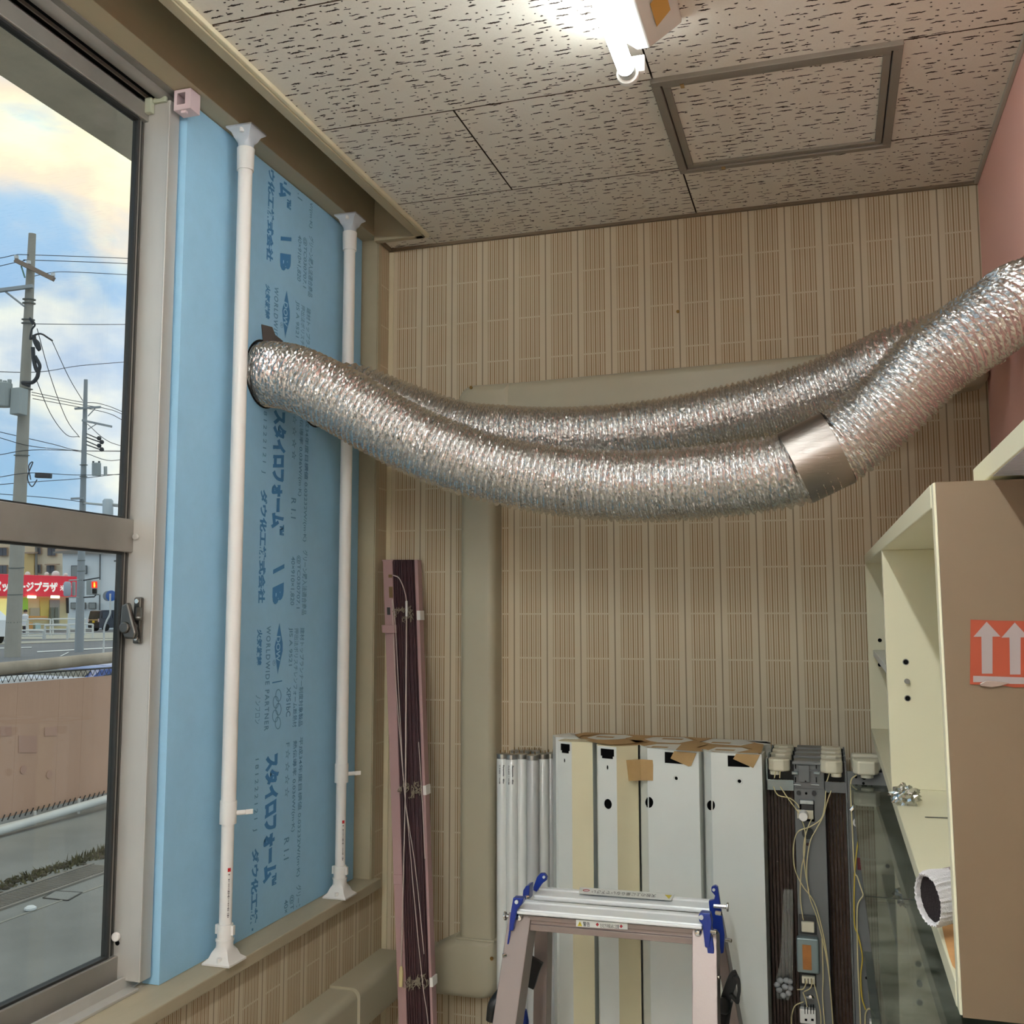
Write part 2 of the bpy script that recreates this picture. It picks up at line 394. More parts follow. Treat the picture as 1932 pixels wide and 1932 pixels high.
# ------------------------------------------------------------------ the room
struct('floor', MB().box(-1.6, 3.2, -3.2, 3.0, FZ-.1, FZ), FLOORM)
struct('wall_back', MB().box(-1.7, .7, YB, YB+.15, FZ, 1.5), WP_BACK)
wl = MB().box(XW-.2, XW, -3.2, YB, FZ, WZ0-.02).box(XW-.2, XW, WY1+.012, YB, WZ0-.02, 1.5).box(XW-.2, XW, -3.2, WY0, WZ0-.02, 1.5)
struct('wall_left', wl, WP_LEFT)
struct('trim_1', MB().box(XW-.16, XW, WY0, YB, WZ1, 1.5), FRAMEP, bevel=.001)           # head of the window, runs up into the curtain box
OP1, OP2 = (2.315, .668), (2.625, .690)
wr_ = MB(); holed(wr_, rect(.55, YB, FZ, 1.5), [circ(OP1, .088, 28), circ(OP2, .088, 28)], lambda u, v: (XR, u, v), (.15, 0, 0)); struct('wall_right', wr_, PINK)
struct('wall_side', MB().box(XR+.15, 3.1, .45, .55, FZ, 1.5).box(3.1, 3.2, -3.2, .55, FZ, 1.5), PINK)
struct('wall_rear', MB().box(-1.6, 3.2, -3.3, -3.2, FZ, 1.5), mat('cream_wall_paint', (214, 204, 184), .7, bump=(200, .1)))
# ceiling: backing, then board by board
CX0 = -1.118
cl = struct('ceiling', MB().box(CX0, 3.2, -3.3, YB, ZC+.0125, ZC+.25), mat('ceiling_backing', (30, 24, 18), .9))
CX0 = -1.118
EDGE = mat('bare_edge_joint_shade', (84, 66, 50), .9)  # unpainted board edge, its brown darkened to paint in the shade of the joints
def board(x0, x1, y0, y1):
    if x1-x0 < .01: return
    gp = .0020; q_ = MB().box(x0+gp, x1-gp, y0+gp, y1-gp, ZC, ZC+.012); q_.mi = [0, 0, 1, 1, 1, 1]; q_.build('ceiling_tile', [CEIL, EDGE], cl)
rows = [2.54-.455*k for k in range(0, 13)]
prev = YB-.004
for k, yy in enumerate(rows):
    off = -.325 if k != 1 and (k % 2 == 0 or k == 0) else -.78
    if k == 2: off = -.325
    x = off-.91*3
    while x < 3.1:
        a, b = max(x, CX0), min(x+.91, 3.1 if yy < .55 else XR-.004)
        if k == 1:
            if b > a:
                segs = [(a, min(b, -.325)), (max(a, .175), b)]
                for p_, q_ in segs:
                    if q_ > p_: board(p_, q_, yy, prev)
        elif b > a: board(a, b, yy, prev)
        x += .91
    prev = yy
# small strip of ceiling between the end of the curtain box and the back wall
MB().box(XW+.004, CX0-.001, 2.775, YB-.004, ZC, ZC+.012).build('ceiling_tile', CEIL, cl)
MB().box(XW-.2, CX0-.001, 2.766, YB, ZC+.0125, ZC+.25).box(-1.6, CX0, -3.3, 2.766, 1.36, 1.42).build('backing', MATS['ceiling_backing'], cl)
MB().box(XW-.16, -1.0, -.6, 2.745, 1.345, 1.36).build('curtain_box_top', FRAMEP, cl)
# curtain box trim
tr2 = MB().box(-1.148, -1.124, -3.0, 2.765, ZC-.014, 1.345)
tr2.box(XW, -1.124, 2.742, 2.765, ZC-.014, 1.345)
struct('trim_2', tr2, FRAMEP, bevel=.001)
struct('trim_3', MB().box(-1.124, -1.113, -3.0, 2.765, ZC-.010, ZC+.01).box(XW, -1.113, 2.765, 2.776, ZC-.010, ZC+.01), CREAMP, bevel=.002)
struct('trim_4', MB().box(XW, XR, YB-.012, YB, ZC-.008, ZC+.008).box(XW, XW+.012, 2.776, YB, ZC-.008, ZC+.008), mat('brown_ceiling_bead', (120, 104, 84), .5), bevel=.002)
struct('trim_5', MB().box(XR-.010, XR, .55, YB-.012, ZC-.010, ZC+.006), mat('grey_ceiling_bead', (176, 170, 158), .5), bevel=.002)
# corner bead and window sill
struct('trim_6', MB().box(XW, XW+.016, YB-.006, YB, FZ, ZC-.01), CREAMP, bevel=.002)
sl = MB().box(-1.385, -1.258, WY0-.02, WY1+.03, WZ0-.028, WZ0)
struct('trim_7', sl, SILL, bevel=.003)
struct('trim_8', MB().box(XW-.14, XW-.001, WY1, WY1+.012, WZ0, WZ1).box(XW, XW+.003, WY1, WY1+.022, WZ0, WZ1), FRAMEP, bevel=.001)

# access hatch: two nested aluminium frames round a board
hx = thing('ceiling_hatch', 'square access hatch in the ceiling with a double aluminium frame round a fissured board', 'hatch', (-.075, 2.32, ZC))
def frame(x0, x1, y0, y1, w, z0, z1, name):
    f = MB(); 
    for (a, b, c, d) in ((x0, x1, y0, y0+w), (x0, x1, y1-w, y1), (x0, x0+w, y0+w, y1-w), (x1-w, x1, y0+w, y1-w)): f.box(a, b, c, d, z0, z1)
    return f.build(name, mat('dull_frame_aluminium', (150, 144, 134), .5, .4), hx, bevel=.0015)
frame(-.330, .180, 2.082, 2.556, .019, ZC-.011, ZC+.01, 'outer_frame')
frame(-.3085, .1585, 2.1035, 2.5345, .016, ZC-.007, ZC+.01, 'inner_frame')
MB().box(-.2925, .1425, 2.1195, 2.5185, ZC-.001, ZC+.01).build('hatch_board', CEIL, hx)
MB().box(-.27, -.262, 2.11, 2.126, ZC-.009, ZC-.007).build('latch_tab', KRAFT, hx)
MB().box(-.225, -.215, 2.54, 2.552, ZC-.013, ZC-.011).build('latch_tab', KRAFT, hx)

# ------------------------------------------------------------------ window
win = thing('window_1', None, None, (-1.41, .6, WZ0)); win['kind'] = 'structure'
SX = -1.412
g0, g1 = WY0+.05, 1.803
gz = [(-.675, .135), (.213, 1.085)]
fr = MB()
fr.box(SX-.02, SX+.012, g0-.04, g1+.05, .139, .209)                 # mid rail
fr.box(SX-.02, SX+.012, g0-.04, g1+.05, -.735, -.680)               # bottom rail
fr.box(SX-.02, SX+.012, g0-.04, g1+.05, 1.090, 1.128)               # top rail
fr.box(SX-.02, SX+.012, g0-.05, g0-.0, -.735, 1.128)
fr.build('sash_frame', ALU_D, win, bevel=.002)
MB().box(SX-.02, SX-.002, 1.824, 1.86, -.735, 1.128).build('stile', ALU_D, win, bevel=.002)
gk = MB()
for z0, z1 in gz:
    gk.box(SX-.012, SX+.004, g1+.001, g1+.007, z0-.006, z1+.006).box(SX-.012, SX+.000, g1+.012, g1+.021, z0-.006, z1+.006)
    gk.box(SX-.012, SX+.006, g0, g1, z0-.006, z0).box(SX-.012, SX+.006, g0, g1, z1, z1+.006)
gk.build('gasket', GASKET, win, bevel=.001)
MB().box(SX-.012, SX+.002, g1+.007, g1+.012, -.68, 1.09).build('stile_edge', ALU_D, win)
for z0, z1 in gz: MB().box(SX-.004, SX-.001, g0, g1, z0, z1).build('glass_pane', GLASSW, win)
# near post beside the foam
ps = MB().prism([(-1.4125, 1.8265, -.728), (-1.345, 1.8265, -.728), (-1.345, 1.862, -.728), (-1.4125, 1.862, -.728)], (0, 0, 1.862))
ps.build('post', ALU, win, bevel=.0025)
MB().box(-1.3475, -1.3435, 1.8225, 1.8285, -.725, 1.12).build('post_bead', ALU, win, bevel=.001)
# head channel: two lips and the dark track
hd = MB().box(-1.46, -1.335, WY0, WY1, WZ1-.004, WZ1+.03)
hd.build('head_channel', ALU_D, win)
MB().box(-1.435, -1.42, WY0, 1.82, 1.128, 1.15).build('track_lip', ALU_D, win)
MB().box(-1.399, -1.396, WY0, 1.84, 1.138, 1.152).build('track_lip', ALU_D, win)
MB().tube([(-1.368, WY0, 1.152), (-1.368, 1.86, 1.152)], .017, 16).build('track_rail', ALU_D, win, smooth=True)
MB().box(-1.42, -1.385, WY0, 1.84, 1.146, 1.149).build('track_groove', BLACK, win)
# sill channel
sc_ = MB().box(-1.45, -1.372, WY0, WY1, WZ0-.01, WZ0+.004)
sc_.box(-1.386, -1.380, WY0, 1.87, WZ0, WZ0+.026).box(-1.372, -1.350, WY0, 1.83, WZ0, WZ0+.006)
sc_.build('sill_track', ALU, win, bevel=.001)
gd = MB().box(-1.402, -1.385, 1.812, 1.826, 1.105, 1.140).box(-1.385, -1.352, 1.818, 1.827, 1.128, 1.140)
gd.build('top_guide', mat('greenish_nylon', (168, 172, 150), .5), win, bevel=.002)
MB().cyl((-1.403, 1.826, -.642), (-1.403, 1.818, -.642), .009, 20).build('bumper', WHITEP, win, bevel=.002)
MB().cyl((-1.402, 1.8265, -.655), (-1.402, 1.8255, -.655), .005, 14).build('screw_hole', BLACK, win)
MB().cyl((-1.392, 1.826, .172), (-1.392, 1.820, .172), .0065, 18).build('bumper', ALU, win, bevel=.0015)
# crescent latch
lt = thing('window_latch', 'chrome crescent latch on the aluminium window post', 'latch', (-1.3610, 1.82, 0))
MB().box(-1.3850, -1.3660, 1.815, 1.8265, -.052, .045).build('latch_base', mat('latch_metal', (104, 102, 98), .28, .9), lt, bevel=.004)
MB().cyl((-1.3840, 1.818, -.018), (-1.3840, 1.785, -.018), .012, 20).build('latch_pivot', MATS['latch_metal'], lt, bevel=.003)
cr_ = MB().prism([(-1.3960, 1.79, .028), (-1.3800, 1.79, .034), (-1.3700, 1.79, .005), (-1.3580, 1.79, -.030), (-1.3620, 1.79, -.042), (-1.3860, 1.79, -.040), (-1.3980, 1.79, -.015)], (0, .012, 0))
cr_.build('latch_hook', MATS['latch_metal'], lt, bevel=.004)
MB().bar((-1.3690, 1.812, .022), (-1.3600, 1.800, -.002), .013, .012).build('latch_lever', MATS['latch_metal'], lt, bevel=.003)
for z in (.036, -.040): MB().cyl((-1.3755, 1.816, z), (-1.3755, 1.812, z), .0055, 14).build('screw', CHROME, lt, bevel=.001)
# pink bracket of the old blind at the head
PKB = mat('pale_pink_bracket', (214, 192, 194), .45)
bk = thing('blind_bracket', 'pink square metal bracket screwed to the window head above the blue board', 'bracket', (-1.32, 1.87, 1.13))
hb = MB(); bx0, bx1, by0, by1, bz0, bz1 = -1.333, -1.291, 1.822, 1.858, 1.104, 1.150
holed(hb, rect(bx0, bx1, bz0, bz1), [rect(bx0+.007, bx1-.014, bz0+.012, bz1-.007)], lambda u, v: (u, by0, v), (0, .003, 0))
hb.box(bx1-.003, bx1, by0+.003, by1, bz0, bz1).box(bx0, bx0+.003, by0+.003, by1, bz0, bz1).box(bx0+.003, bx1-.003, by0+.003, by1, bz0, bz0+.003).box(bx0+.003, bx1-.003, by0+.003, by1, bz1-.003, bz1)
hb.box(bx0+.015, bx0+.028, by0+.004, by0+.012, bz0-.006, bz0)
hb.build('bracket_box', PKB, bk, bevel=.0008)
MB().box(bx0+.018, bx1-.006, by0+.02, by0+.024, bz0+.008, bz0+.026).build('catch', PINKP, bk)

# ------------------------------------------------------------------ blue foam board with its print
fb = thing('foam_board', 'tall light blue insulation board with blue printing standing in the window opening', 'insulation board', (-1.35, 2.31, WZ0))
FY0, FY1, FZ0, FZ1 = 1.868, 2.764, WZ0+.001, 1.150
HC1, HC2 = (2.213, .607), (2.475, .606)
f_ = MB(); holed(f_, rect(FY0, FY1, FZ0, FZ1), [circ(HC1, .083, 32), circ(HC2, .083, 32)], lambda u, v: (XF-.04, u, v), (.04, 0, 0))
f_.build('board', FOAM, fb)
def fxz(x, y): p = onx(x, y, XF); return p.y, p.z
inkb, inks = MB(), MB()
okc = lambda p: FZ0+.004 < p.z < FZ1-.004
def foam_text(s, px_top, px_bot, wpx, thin=False, bold=.02, shear=0, sp=1.0, rep=(0,)):
    (y0, z0), (y1, z1) = fxz(*px_top), fxz(*px_bot)
    hw = (fxz(px_top[0]+wpx/2, px_top[1])[0]-fxz(px_top[0]-wpx/2, px_top[1])[0])
    for k in rep:
        o = Vector((XF+.0004, (y0+y1)/2-hw/2, z0+k*PER))
        tm_ = MB(); put_text(tm_, s, o, (0, 0, -1), (0, 1, 0), z0-z1, hw, bold, shear, sp, clip=okc)
        if tm_.f: tm_.build('printed_line', INK2 if thin else INK, fb)
PER = fxz(538, 440)[1]-fxz(524, 1063)[1]
R3 = (1, 0, -1)
foam_text('スタイロフォーム', (532, 776), (520, 998), 25, bold=.07, shear=-.25, rep=R3)
foam_text('™', (532, 990), (531, 1010), 8, bold=.03, rep=R3)
foam_text('I', (526, 1063), (525.5, 1084), 21, bold=.07, shear=-.5, rep=R3)
foam_text('B', (525, 1098), (524, 1140), 21, bold=.07, shear=-.25, rep=R3)
foam_text('ダウ化工株式会社', (500, 924), (491, 1138), 13, bold=.045, rep=R3)
foam_text('火気厳禁', (490, 1187), (488, 1256), 10, bold=.045, rep=R3)
foam_text('WORLDWIDE PARTNER', (508, 1181), (501, 1379), 8, thin=True, bold=.02, sp=1.3, rep=R3)
foam_text('ノンフロン', (487, 1311), (485, 1366), 9, thin=True, bold=0, rep=R3)
foam_text('181222121 J', (501, 766), (496, 892), 8, thin=True, bold=.01, sp=1.5, rep=R3)
foam_text('F☆☆☆☆', (557, 772), (554, 868), 8, thin=True, bold=0, sp=1.2, rep=R3)
foam_text('熱伝導率 0.036W/(m·K)', (570, 776), (564, 936), 8, thin=True, bold=.01, rep=R3)
foam_text('平成34年度目標値 0.03232W/(m·K)', (580, 776), (574, 1022), 8, thin=True, bold=.01, rep=R3)
foam_text('R 1.1', (554, 940), (553, 978), 9, thin=True, bold=.01, rep=R3)
foam_text('グリーン購入法適合商品', (576, 1038), (573, 1160), 9, thin=True, bold=.01, rep=R3)
foam_text('@TC030707.1', (564, 1048), (561, 1148), 8, thin=True, bold=.01, rep=R3)
foam_text('40×910×1,820', (553, 1050), (550, 1142), 8, thin=True, bold=.01, rep=R3)
foam_text('建材トップランナー制度対象製品', (571, 1184), (566, 1370), 8, thin=True, bold=.01, rep=R3)
foam_text('押出法ポリスチレンフォーム断熱材', (560, 1185), (555, 1372), 8, thin=True, bold=.005, rep=R3)
foam_text('JIS A 9521', (548, 1184), (547, 1256), 8, thin=True, bold=.01, rep=R3)
foam_text('XPS1bC', (545, 1296), (543, 1352), 8, thin=True, bold=.01, rep=R3)
for k in R3:
    inkb, inks = MB(), MB()      # lozenge mark with lettering left open, bar and five interlocked rings
    def q(x, y, d=.0004): a = onx(x, y, XF); return Vector((XF+d, a.y, a.z+k*PER))
    def add_clip(mb, pts, fs):
        if all(okc(p) for p in pts): mb.add(pts, fs)
    loz = [(527, 1175), (533, 1213), (533, 1228), (525, 1265), (524, 1273), (519, 1235), (518, 1220), (520, 1210)]
    add_clip(inkb, [q(*p) for p in loz], [tuple(range(len(loz)))])
    w_ = MB(); (ya, za), (yb, zb) = fxz(525, 1200), fxz(524, 1248)
    o = Vector((XF+.0008, ya-.011, za+k*PER)); 
    if k != -1 and za+k*PER < FZ1-.1:
        put_text(w_, 'DOW', o, (0, 0, -1), (0, 1, 0), za-zb, .021, .02); w_.build('mark_lettering', FOAM, fb)
    add_clip(inkb, [q(513.5, 1287), (q(513.5, 1289.5)), q(532, 1285.5), q(532, 1283.5)], [(0, 1, 2, 3)])
    foam_text('®', (517, 1245), (517, 1256), 6, thin=True, bold=0, rep=(k,))
    cs = [(525, 1312), (520, 1325), (525, 1338), (519, 1351), (524, 1364)]
    for (cx_, cy_) in cs:
        a = []; b = []
        for t in range(20):
            c_, s_ = math.cos(t*math.pi/10), math.sin(t*math.pi/10)
            a.append(q(cx_+5.6*c_, cy_+12*s_)); b.append(q(cx_+4.5*c_, cy_+10.4*s_))
        add_clip(inks, a+b, [(t, (t+1) % 20, 20+(t+1) % 20, 20+t) for t in range(20)])
    if inkb.f: inkb.build('lozenge_mark', INK, fb)
    if inks.f: inks.build('ring_mark', INK2, fb)


# ------------------------------------------------------------------ white tension poles
def tension_pole(Y, label, px):
    X = -1.283; t = thing('tension_pole', label, 'pole', (X, Y, WZ0), 'white tension poles holding the blue board')
    top, bot = WZ1, WZ0
    r1, r2 = .0165, .0138; zc = onx(*px, X).z
    MB().cyl((X, Y, zc), (X, Y, top-.075), r1, 28).build('outer_tube', WHITEP, t, smooth=True)
    MB().cyl((X, Y, bot+.05), (X, Y, zc+.02), r2, 28).build('inner_tube', WHITEP, t, smooth=True)
    c = MB().lathe((X, Y, 0), [(.0175, zc+.024), (.0185, zc+.024), (.0185, zc-.026), (.0175, zc-.026)], 28)
    col = c.build('locking_collar', WHITEP, t, smooth=True)
    k = MB().cyl((X+.012, Y+.008, zc-.004), (X+.028, Y+.024, zc-.004), .0055, 14).bar((X+.028, Y+.024, zc-.004), (X+.040, Y+.037, zc-.004), .004, .011)
    k.build('thumb_screw', WHITEP, col, bevel=.0015)
    for nm, zz, s in (('foot', bot, 1), ('top_foot', top, -1)):
        f = MB(); z = zz+s*.001
        A = [(X-.032, Y-.032), (X+.032, Y-.032), (X+.032, Y+.032), (X-.032, Y+.032)]
        ring = lambda h, r: [Vector((X+a*r, Y+b*r, z+s*h)) for a, b in [(math.cos(-3*math.pi/4+i*math.pi/8), math.sin(-3*math.pi/4+i*math.pi/8)) for i in range(16)]]
        sq = []
        for i in range(16):
            a = -3*math.pi/4+i*math.pi/8; c_, s_ = math.cos(a), math.sin(a); mxx = max(abs(c_), abs(s_)); sq.append((c_/mxx*.034, s_/mxx*.034))
        rs = [[Vector((X+p[0], Y+p[1], z)) for p in sq], [Vector((X+p[0], Y+p[1], z+s*.004)) for p in sq],
              [Vector((X+p[0]*.72, Y+p[1]*.72, z+s*.012)) for p in sq], [Vector((X+p[0]*.58, Y+p[1]*.58, z+s*.024)) for p in sq]]
        rs += [ring(.034, .0188), ring(.046, .0185)]
        if s < 0: rs = [list(reversed(r)) for r in rs]
        f.loft(rs)
        fo = f.build(nm, WHITEP if s > 0 else CLEARW, t, smooth=True)
        MB().cyl((X+.004, Y-.026, z+s*.003), (X+.004, Y-.026, z+s*.016), .0055, 14).build('screw_boss', WHITEP, fo, bevel=.001)
        ss = MB().lathe((X, Y, 0), [(.0166, z+s*.046), (.0172, z+s*.046), (.0172, z+s*.080), (.0160, z+s*.080)] if s > 0 else [(.0185, z-.10), (.0195, z-.10), (.0205, z-.046), (.0185, z-.046)], 28)
        if s > 0:
            ss.box(X-.0225, X-.017, Y-.004, Y+.004, z+.058, z+.078).box(X+.017, X+.0225, Y-.004, Y+.004, z+.058, z+.078)
            ss.lathe((X, Y, 0), [(.0185, z+.045), (.0200, z+.045), (.0200, z+.049), (.0185, z+.049)], 28)
        ss.build('sleeve', WHITEP, t, smooth=True)
    a = -math.pi/2+.95; nx, ny = math.cos(a), math.sin(a)
    ts = MB(); rp = random.Random(5)
    for i_ in range(26):
        c0 = Vector((X+nx*(r2+.0004), Y+ny*(r2+.0004), bot+.188-i_*.0036)); e_ = Vector((-ny, nx, 0))*rp.uniform(.0008, .0022); u_ = Vector((0, 0, rp.uniform(.0006, .0014)))
        if rp.random() < .85: ts.add([c0-e_-u_, c0+e_-u_, c0+e_+u_, c0-e_+u_], [(0, 1, 2, 3)])
    ts.build('fine_print', mat('grey_print', (110, 100, 100), .6), t, kind='stuff')
    rd = MB(); c0 = Vector((X+nx*(r2+.0006), Y+ny*(r2+.0006), bot+.198)); d0 = Vector((-ny, nx, 0))*.0035; u0 = Vector((0, 0, .004))
    rd.add([c0-d0-u0, c0+d0-u0, c0+d0+u0, c0-d0+u0], [(0, 1, 2, 3)]); rd.build('red_mark', mat('red_print', (190, 40, 45), .5), t)
tension_pole(2.032, 'white tension pole nearer the aluminium window post, left of where the front duct goes in', (440, 1528))
tension_pole(2.585, 'white tension pole farther from the window, passing behind the foil ducts', (637, 1460))

# ------------------------------------------------------------------ foil ducts
def duct(name, label, P, r, amp, pitch, seed):
    path = bez(P, 60)
    # resample evenly
    d = [0]
    for a, b in zip(path, path[1:]): d.append(d[-1]+(b-a).length)
    L = d[-1]; step = pitch/6; n = int(L/step); rs = []; j = 0; pts = []
    for i in range(n+1):
        s = L*i/n
        while j < len(d)-2 and d[j+1] < s: j += 1
        t = (s-d[j])/max(1e-9, d[j+1]-d[j]); pts.append(path[j].lerp(path[j+1], t))
    rnd = random.Random(seed); NA = 90; a = None; V = []; F = []
    for i, p in enumerate(pts):
        t = (pts[min(i+3, n)]-pts[max(i-3, 0)]).normalized()
        if a is None: a = Vector((0, 0, 1)); 
        a = (a-t*a.dot(t)).normalized(); b = t.cross(a); s = L*i/n
        for k in range(NA):
            th = k*2*math.pi/NA; ph = (s/pitch+th/(2*math.pi)) % 1.0; tri = 1-abs(ph*2-1)*2
            # sharp spiral ridge, wider valley
            rr = r+amp*(max(-.55, tri))+rnd.uniform(-.0009, .0009)
            rr *= 1+.018*noise.noise(p*7+Vector((k*.0, th, seed)))
            off = t*rnd.uniform(-.0009, .0009)
            V.append(p+(a*math.cos(th)+b*math.sin(th))*rr+off)
    for i in range(n):
        for k in range(NA):
            F.append((i*NA+k, i*NA+(k+1) % NA, (i+1)*NA+(k+1) % NA, (i+1)*NA+k))
    q = MB(); q.add(V, F); return q, pts, L
hole1 = Vector((XF-.03, HC1[0], HC1[1]))
fd = [hole1, Vector((XF+.02, HC1[0]+.004, HC1[1]-.001)), ony(562, 716, 2.205), ony(640, 754, 2.20), ony(760, 821, 2.22), ony(900, 877, 2.25), ony(1050, 907, 2.27),
      ony(1200, 917, 2.27), ony(1350, 908, 2.26), ony(1440, 896, 2.25), ony(1500, 884, 2.25), ony(1579, 845, 2.25), ony(1632, 803, 2.25), ony(1690, 752, 2.24), ony(1755, 686, 2.235), ony(1815, 643, 2.24), ony(1885, 594, 2.27),
      Vector((XR, *OP1)), Vector((XR+.12, OP1[0]+.02, OP1[1]+.02))]
R_D = .0775
q, pts1, L1 = duct('foil_duct', '', fd, R_D, .0055, .0145, 3)
d1 = thing('foil_duct', 'front crinkled aluminium foil duct with a smooth metal coupling, sagging out of the blue board', 'duct', hole1, 'flexible foil ducts')
q.build('duct_hose', FOIL, d1)
# coupling: smooth sheet sleeve over the duct
ca, cb = ony(1498, 886, 2.25), ony(1580, 846, 2.25)
i0 = min(range(len(pts1)), key=lambda i: (pts1[i]-ca).length); i1 = min(range(len(pts1)), key=lambda i: (pts1[i]-cb).length)
cc_ = [pts1[i0].lerp(pts1[i1], t/4) for t in range(5)]
cm = MB(); ax = (cc_[-1]-cc_[0]).normalized(); c0, c1 = cc_[0]+ax*.002, cc_[-1]-ax*.0
cm.tube([c0, c1], .083, 80)
cpl = cm.build('coupling', None or BRUSHED, d1, smooth=True, label='smooth brushed metal coupling sleeve')
hole2 = Vector((XF-.03, HC2[0], HC2[1]))
bd = [hole2, Vector((XF+.02, HC2[0]+.004, HC2[1]+.001)), ony(665, 742, 2.49), ony(740, 770, 2.52), ony(860, 812, 2.56), ony(960, 822, 2.57), ony(1040, 826, 2.57), ony(1127, 824, 2.57), ony(1205, 817, 2.57),
      ony(1282, 805, 2.57), ony(1360, 789, 2.57), ony(1450, 769, 2.57), ony(1545, 740, 2.56), ony(1618, 712, 2.54), ony(1700, 676, 2.50), ony(1785, 652, 2.50), ony(1850, 630, 2.56), Vector((XR, *OP2)), Vector((XR+.12, OP2[0]+.01, OP2[1]+.01))]
q, pts2, L2 = duct('foil_duct', '', bd, R_D, .0055, .0145, 9)
d2 = thing('foil_duct', 'rear crinkled aluminium foil duct half hidden behind the front one, nearer the wallpaper', 'duct', hole2, 'flexible foil ducts')
q.build('duct_hose', FOIL, d2)
# dark felt tape at the hole
tp = thing('sealing_tape', 'dark grey strip of tape sticking up at the mouth of the front duct', 'tape', (XF, 2.2, .7))
tm = MB(); A = [(493, 612), (513, 617), (519, 632), (534, 644), (520, 650), (496, 646)]
P_ = [onx(x, y, XF+.002) for x, y in A]; tm.prism(P_, (.0012, 0, 0)); tm.build('tape_tab', mat('grey_duct_tape', (92, 86, 84), .5), tp)
for k, (hc) in enumerate((HC1, HC2)):  # black rings added for the dark gap round each duct, covering light leaks
    rm = MB(); a = [Vector((XF+.0012, hc[0]+.086*math.cos(t*math.pi/20), hc[1]+.086*math.sin(t*math.pi/20))) for t in range(40)]
    b = [Vector((XF+.0012, hc[0]+.080*math.cos(t*math.pi/20), hc[1]+.080*math.sin(t*math.pi/20))) for t in range(40)]
    rm.add(a+b, [(t, (t+1) % 40, 40+(t+1) % 40, 40+t) for t in range(40)]); rm.build('dark_gap_ring', BLACKP, fb)

# ------------------------------------------------------------------ pipe covers on the walls
pc = thing('pipe_cover', 'ivory air conditioner pipe cover running over and down the back wall', 'pipe cover', (-.97, YB, 0))
def cover_prof(w, d, n=8):      # half round corners, returns (across, out) pairs
    r = .022; o = [(-w/2, 0)]
    for k in range(n+1): a = math.pi-k*math.pi/2/n; o.append((-w/2+r+r*math.cos(a), d-r+r*math.sin(a)))
    for k in range(n+1): a = math.pi/2-k*math.pi/2/n; o.append((w/2-r+r*math.cos(a), d-r+r*math.sin(a)))
    o.append((w/2, 0)); return o
def cover_run(a, b, side, out, w=.105, d=.072):
    a, b, side, out = map(Vector, (a, b, side, out)); pr = cover_prof(w, d)
    q = MB(); R1 = [a+side*u+out*v for u, v in pr]; R2 = [b+side*u+out*v for u, v in pr]
    if (b-a).dot(side.cross(out)) < 0: R1, R2 = R2, R1
    q.loft([R1, R2]); return q
BO = (0, -1, 0); XC = -.965
zt = .622
cover_run((XC-.02, YB, zt), (.385, YB, zt+.028), (0, 0, 1), BO, .118).build('horizontal_run', PIPEC, pc, smooth=True)
cover_run((XC, YB, zt-.03), (XC, YB, -.885), (1, 0, 0), BO).build('vertical_run', PIPEC, pc, smooth=True)
def elbow(c, w, d, corners, th):
    pts = []
    for (u, v, r, a0) in corners:
        for k in range(9): a = a0+k*math.pi/16; pts.append((c[0]+u+r*math.cos(a), c[1]+v+r*math.sin(a)))
    q = MB(); R = []
    for ins, dep in ((0, 0), (0, th-.024), (.003, th-.012), (.010, th-.004), (.022, th)):
        cxm = sum(p[0] for p in pts)/len(pts); czm = sum(p[1] for p in pts)/len(pts)
        R.append([Vector((x+(cxm-x)*ins/.08, YB-dep, z+(czm-z)*ins/.08)) for x, z in pts])
    q.loft([list(reversed(r)) for r in R]); return q
ew = .062
# upper left elbow: rounded outer corner
elbow((XC, zt), 0, 0, [(-ew+.05, ew-.05, .05, math.pi/2), (-ew+.002, -.075, .002, math.pi), (ew-.002, -.075, .002, 3*math.pi/2), (.10, -ew+.002, .002, 3*math.pi/2), (.10, ew-.002, .002, 0)][::1], .078).build('elbow', PIPEC, pc, smooth=True)
elbow((XC, -.985), 0, 0, [(ew-.05, -ew+.05, .05, 3*math.pi/2), (ew-.002, .10, .002, 0), (-ew+.002, .10, .002, math.pi/2), (-.135, ew-.002, .002, math.pi/2), (-.135, -ew+.002, .002, math.pi)], .082).build('elbow', PIPEC, pc, smooth=True)
elbow((.365, zt+.026), 0, 0, [(.046-.03, ew-.03, .03, 0), (-.10, ew-.002, .002, math.pi/2), (-.10, -ew+.002, .002, math.pi), (-.02, -ew-.002, .002, math.pi*1.5), (.046-.035, -ew+.002+.035, .035, math.pi*1.5)], .078).build('end_piece', PIPEC, pc, smooth=True)
for (x, z) in ((-.915, -.93), (-.98, zt+.05)):
    MB().cyl((x, YB-.084, z), (x, YB-.081, z), .005, 12).build('screw', BRASS, pc)
q = MB(); q.box(XC-.057, XC+.057, YB-.079, YB, -.890, -.884); q.build('joint_band', PIPEC, pc, bevel=.002)
cover_run((XC-.13, YB, -.985), (XW+.09, YB, -.985), (0, 0, 1), BO, .118).build('lower_run', PIPEC, pc, smooth=True)
p2 = thing('pipe_cover', 'ivory pipe cover running low along the window wall toward the camera', 'pipe cover', (XW, 2.2, -1.02))
LO = (1, 0, 0)
cover_run((XW, 2.74, -1.015), (XW, 1.2, -1.015), (0, 0, 1), LO, .105, .08).build('run', PIPEC, p2, smooth=True)
cover_run((XW, 2.53, -1.015), (XW, 2.845, -1.015), (0, 0, 1), LO, .118, .088).build('end_piece', PIPEC, p2, smooth=True)
cover_run((XW, 2.02, -1.015), (XW, 1.85, -1.015), (0, 0, 1), LO, .116, .088).build('joint_band', PIPEC, p2, smooth=True)
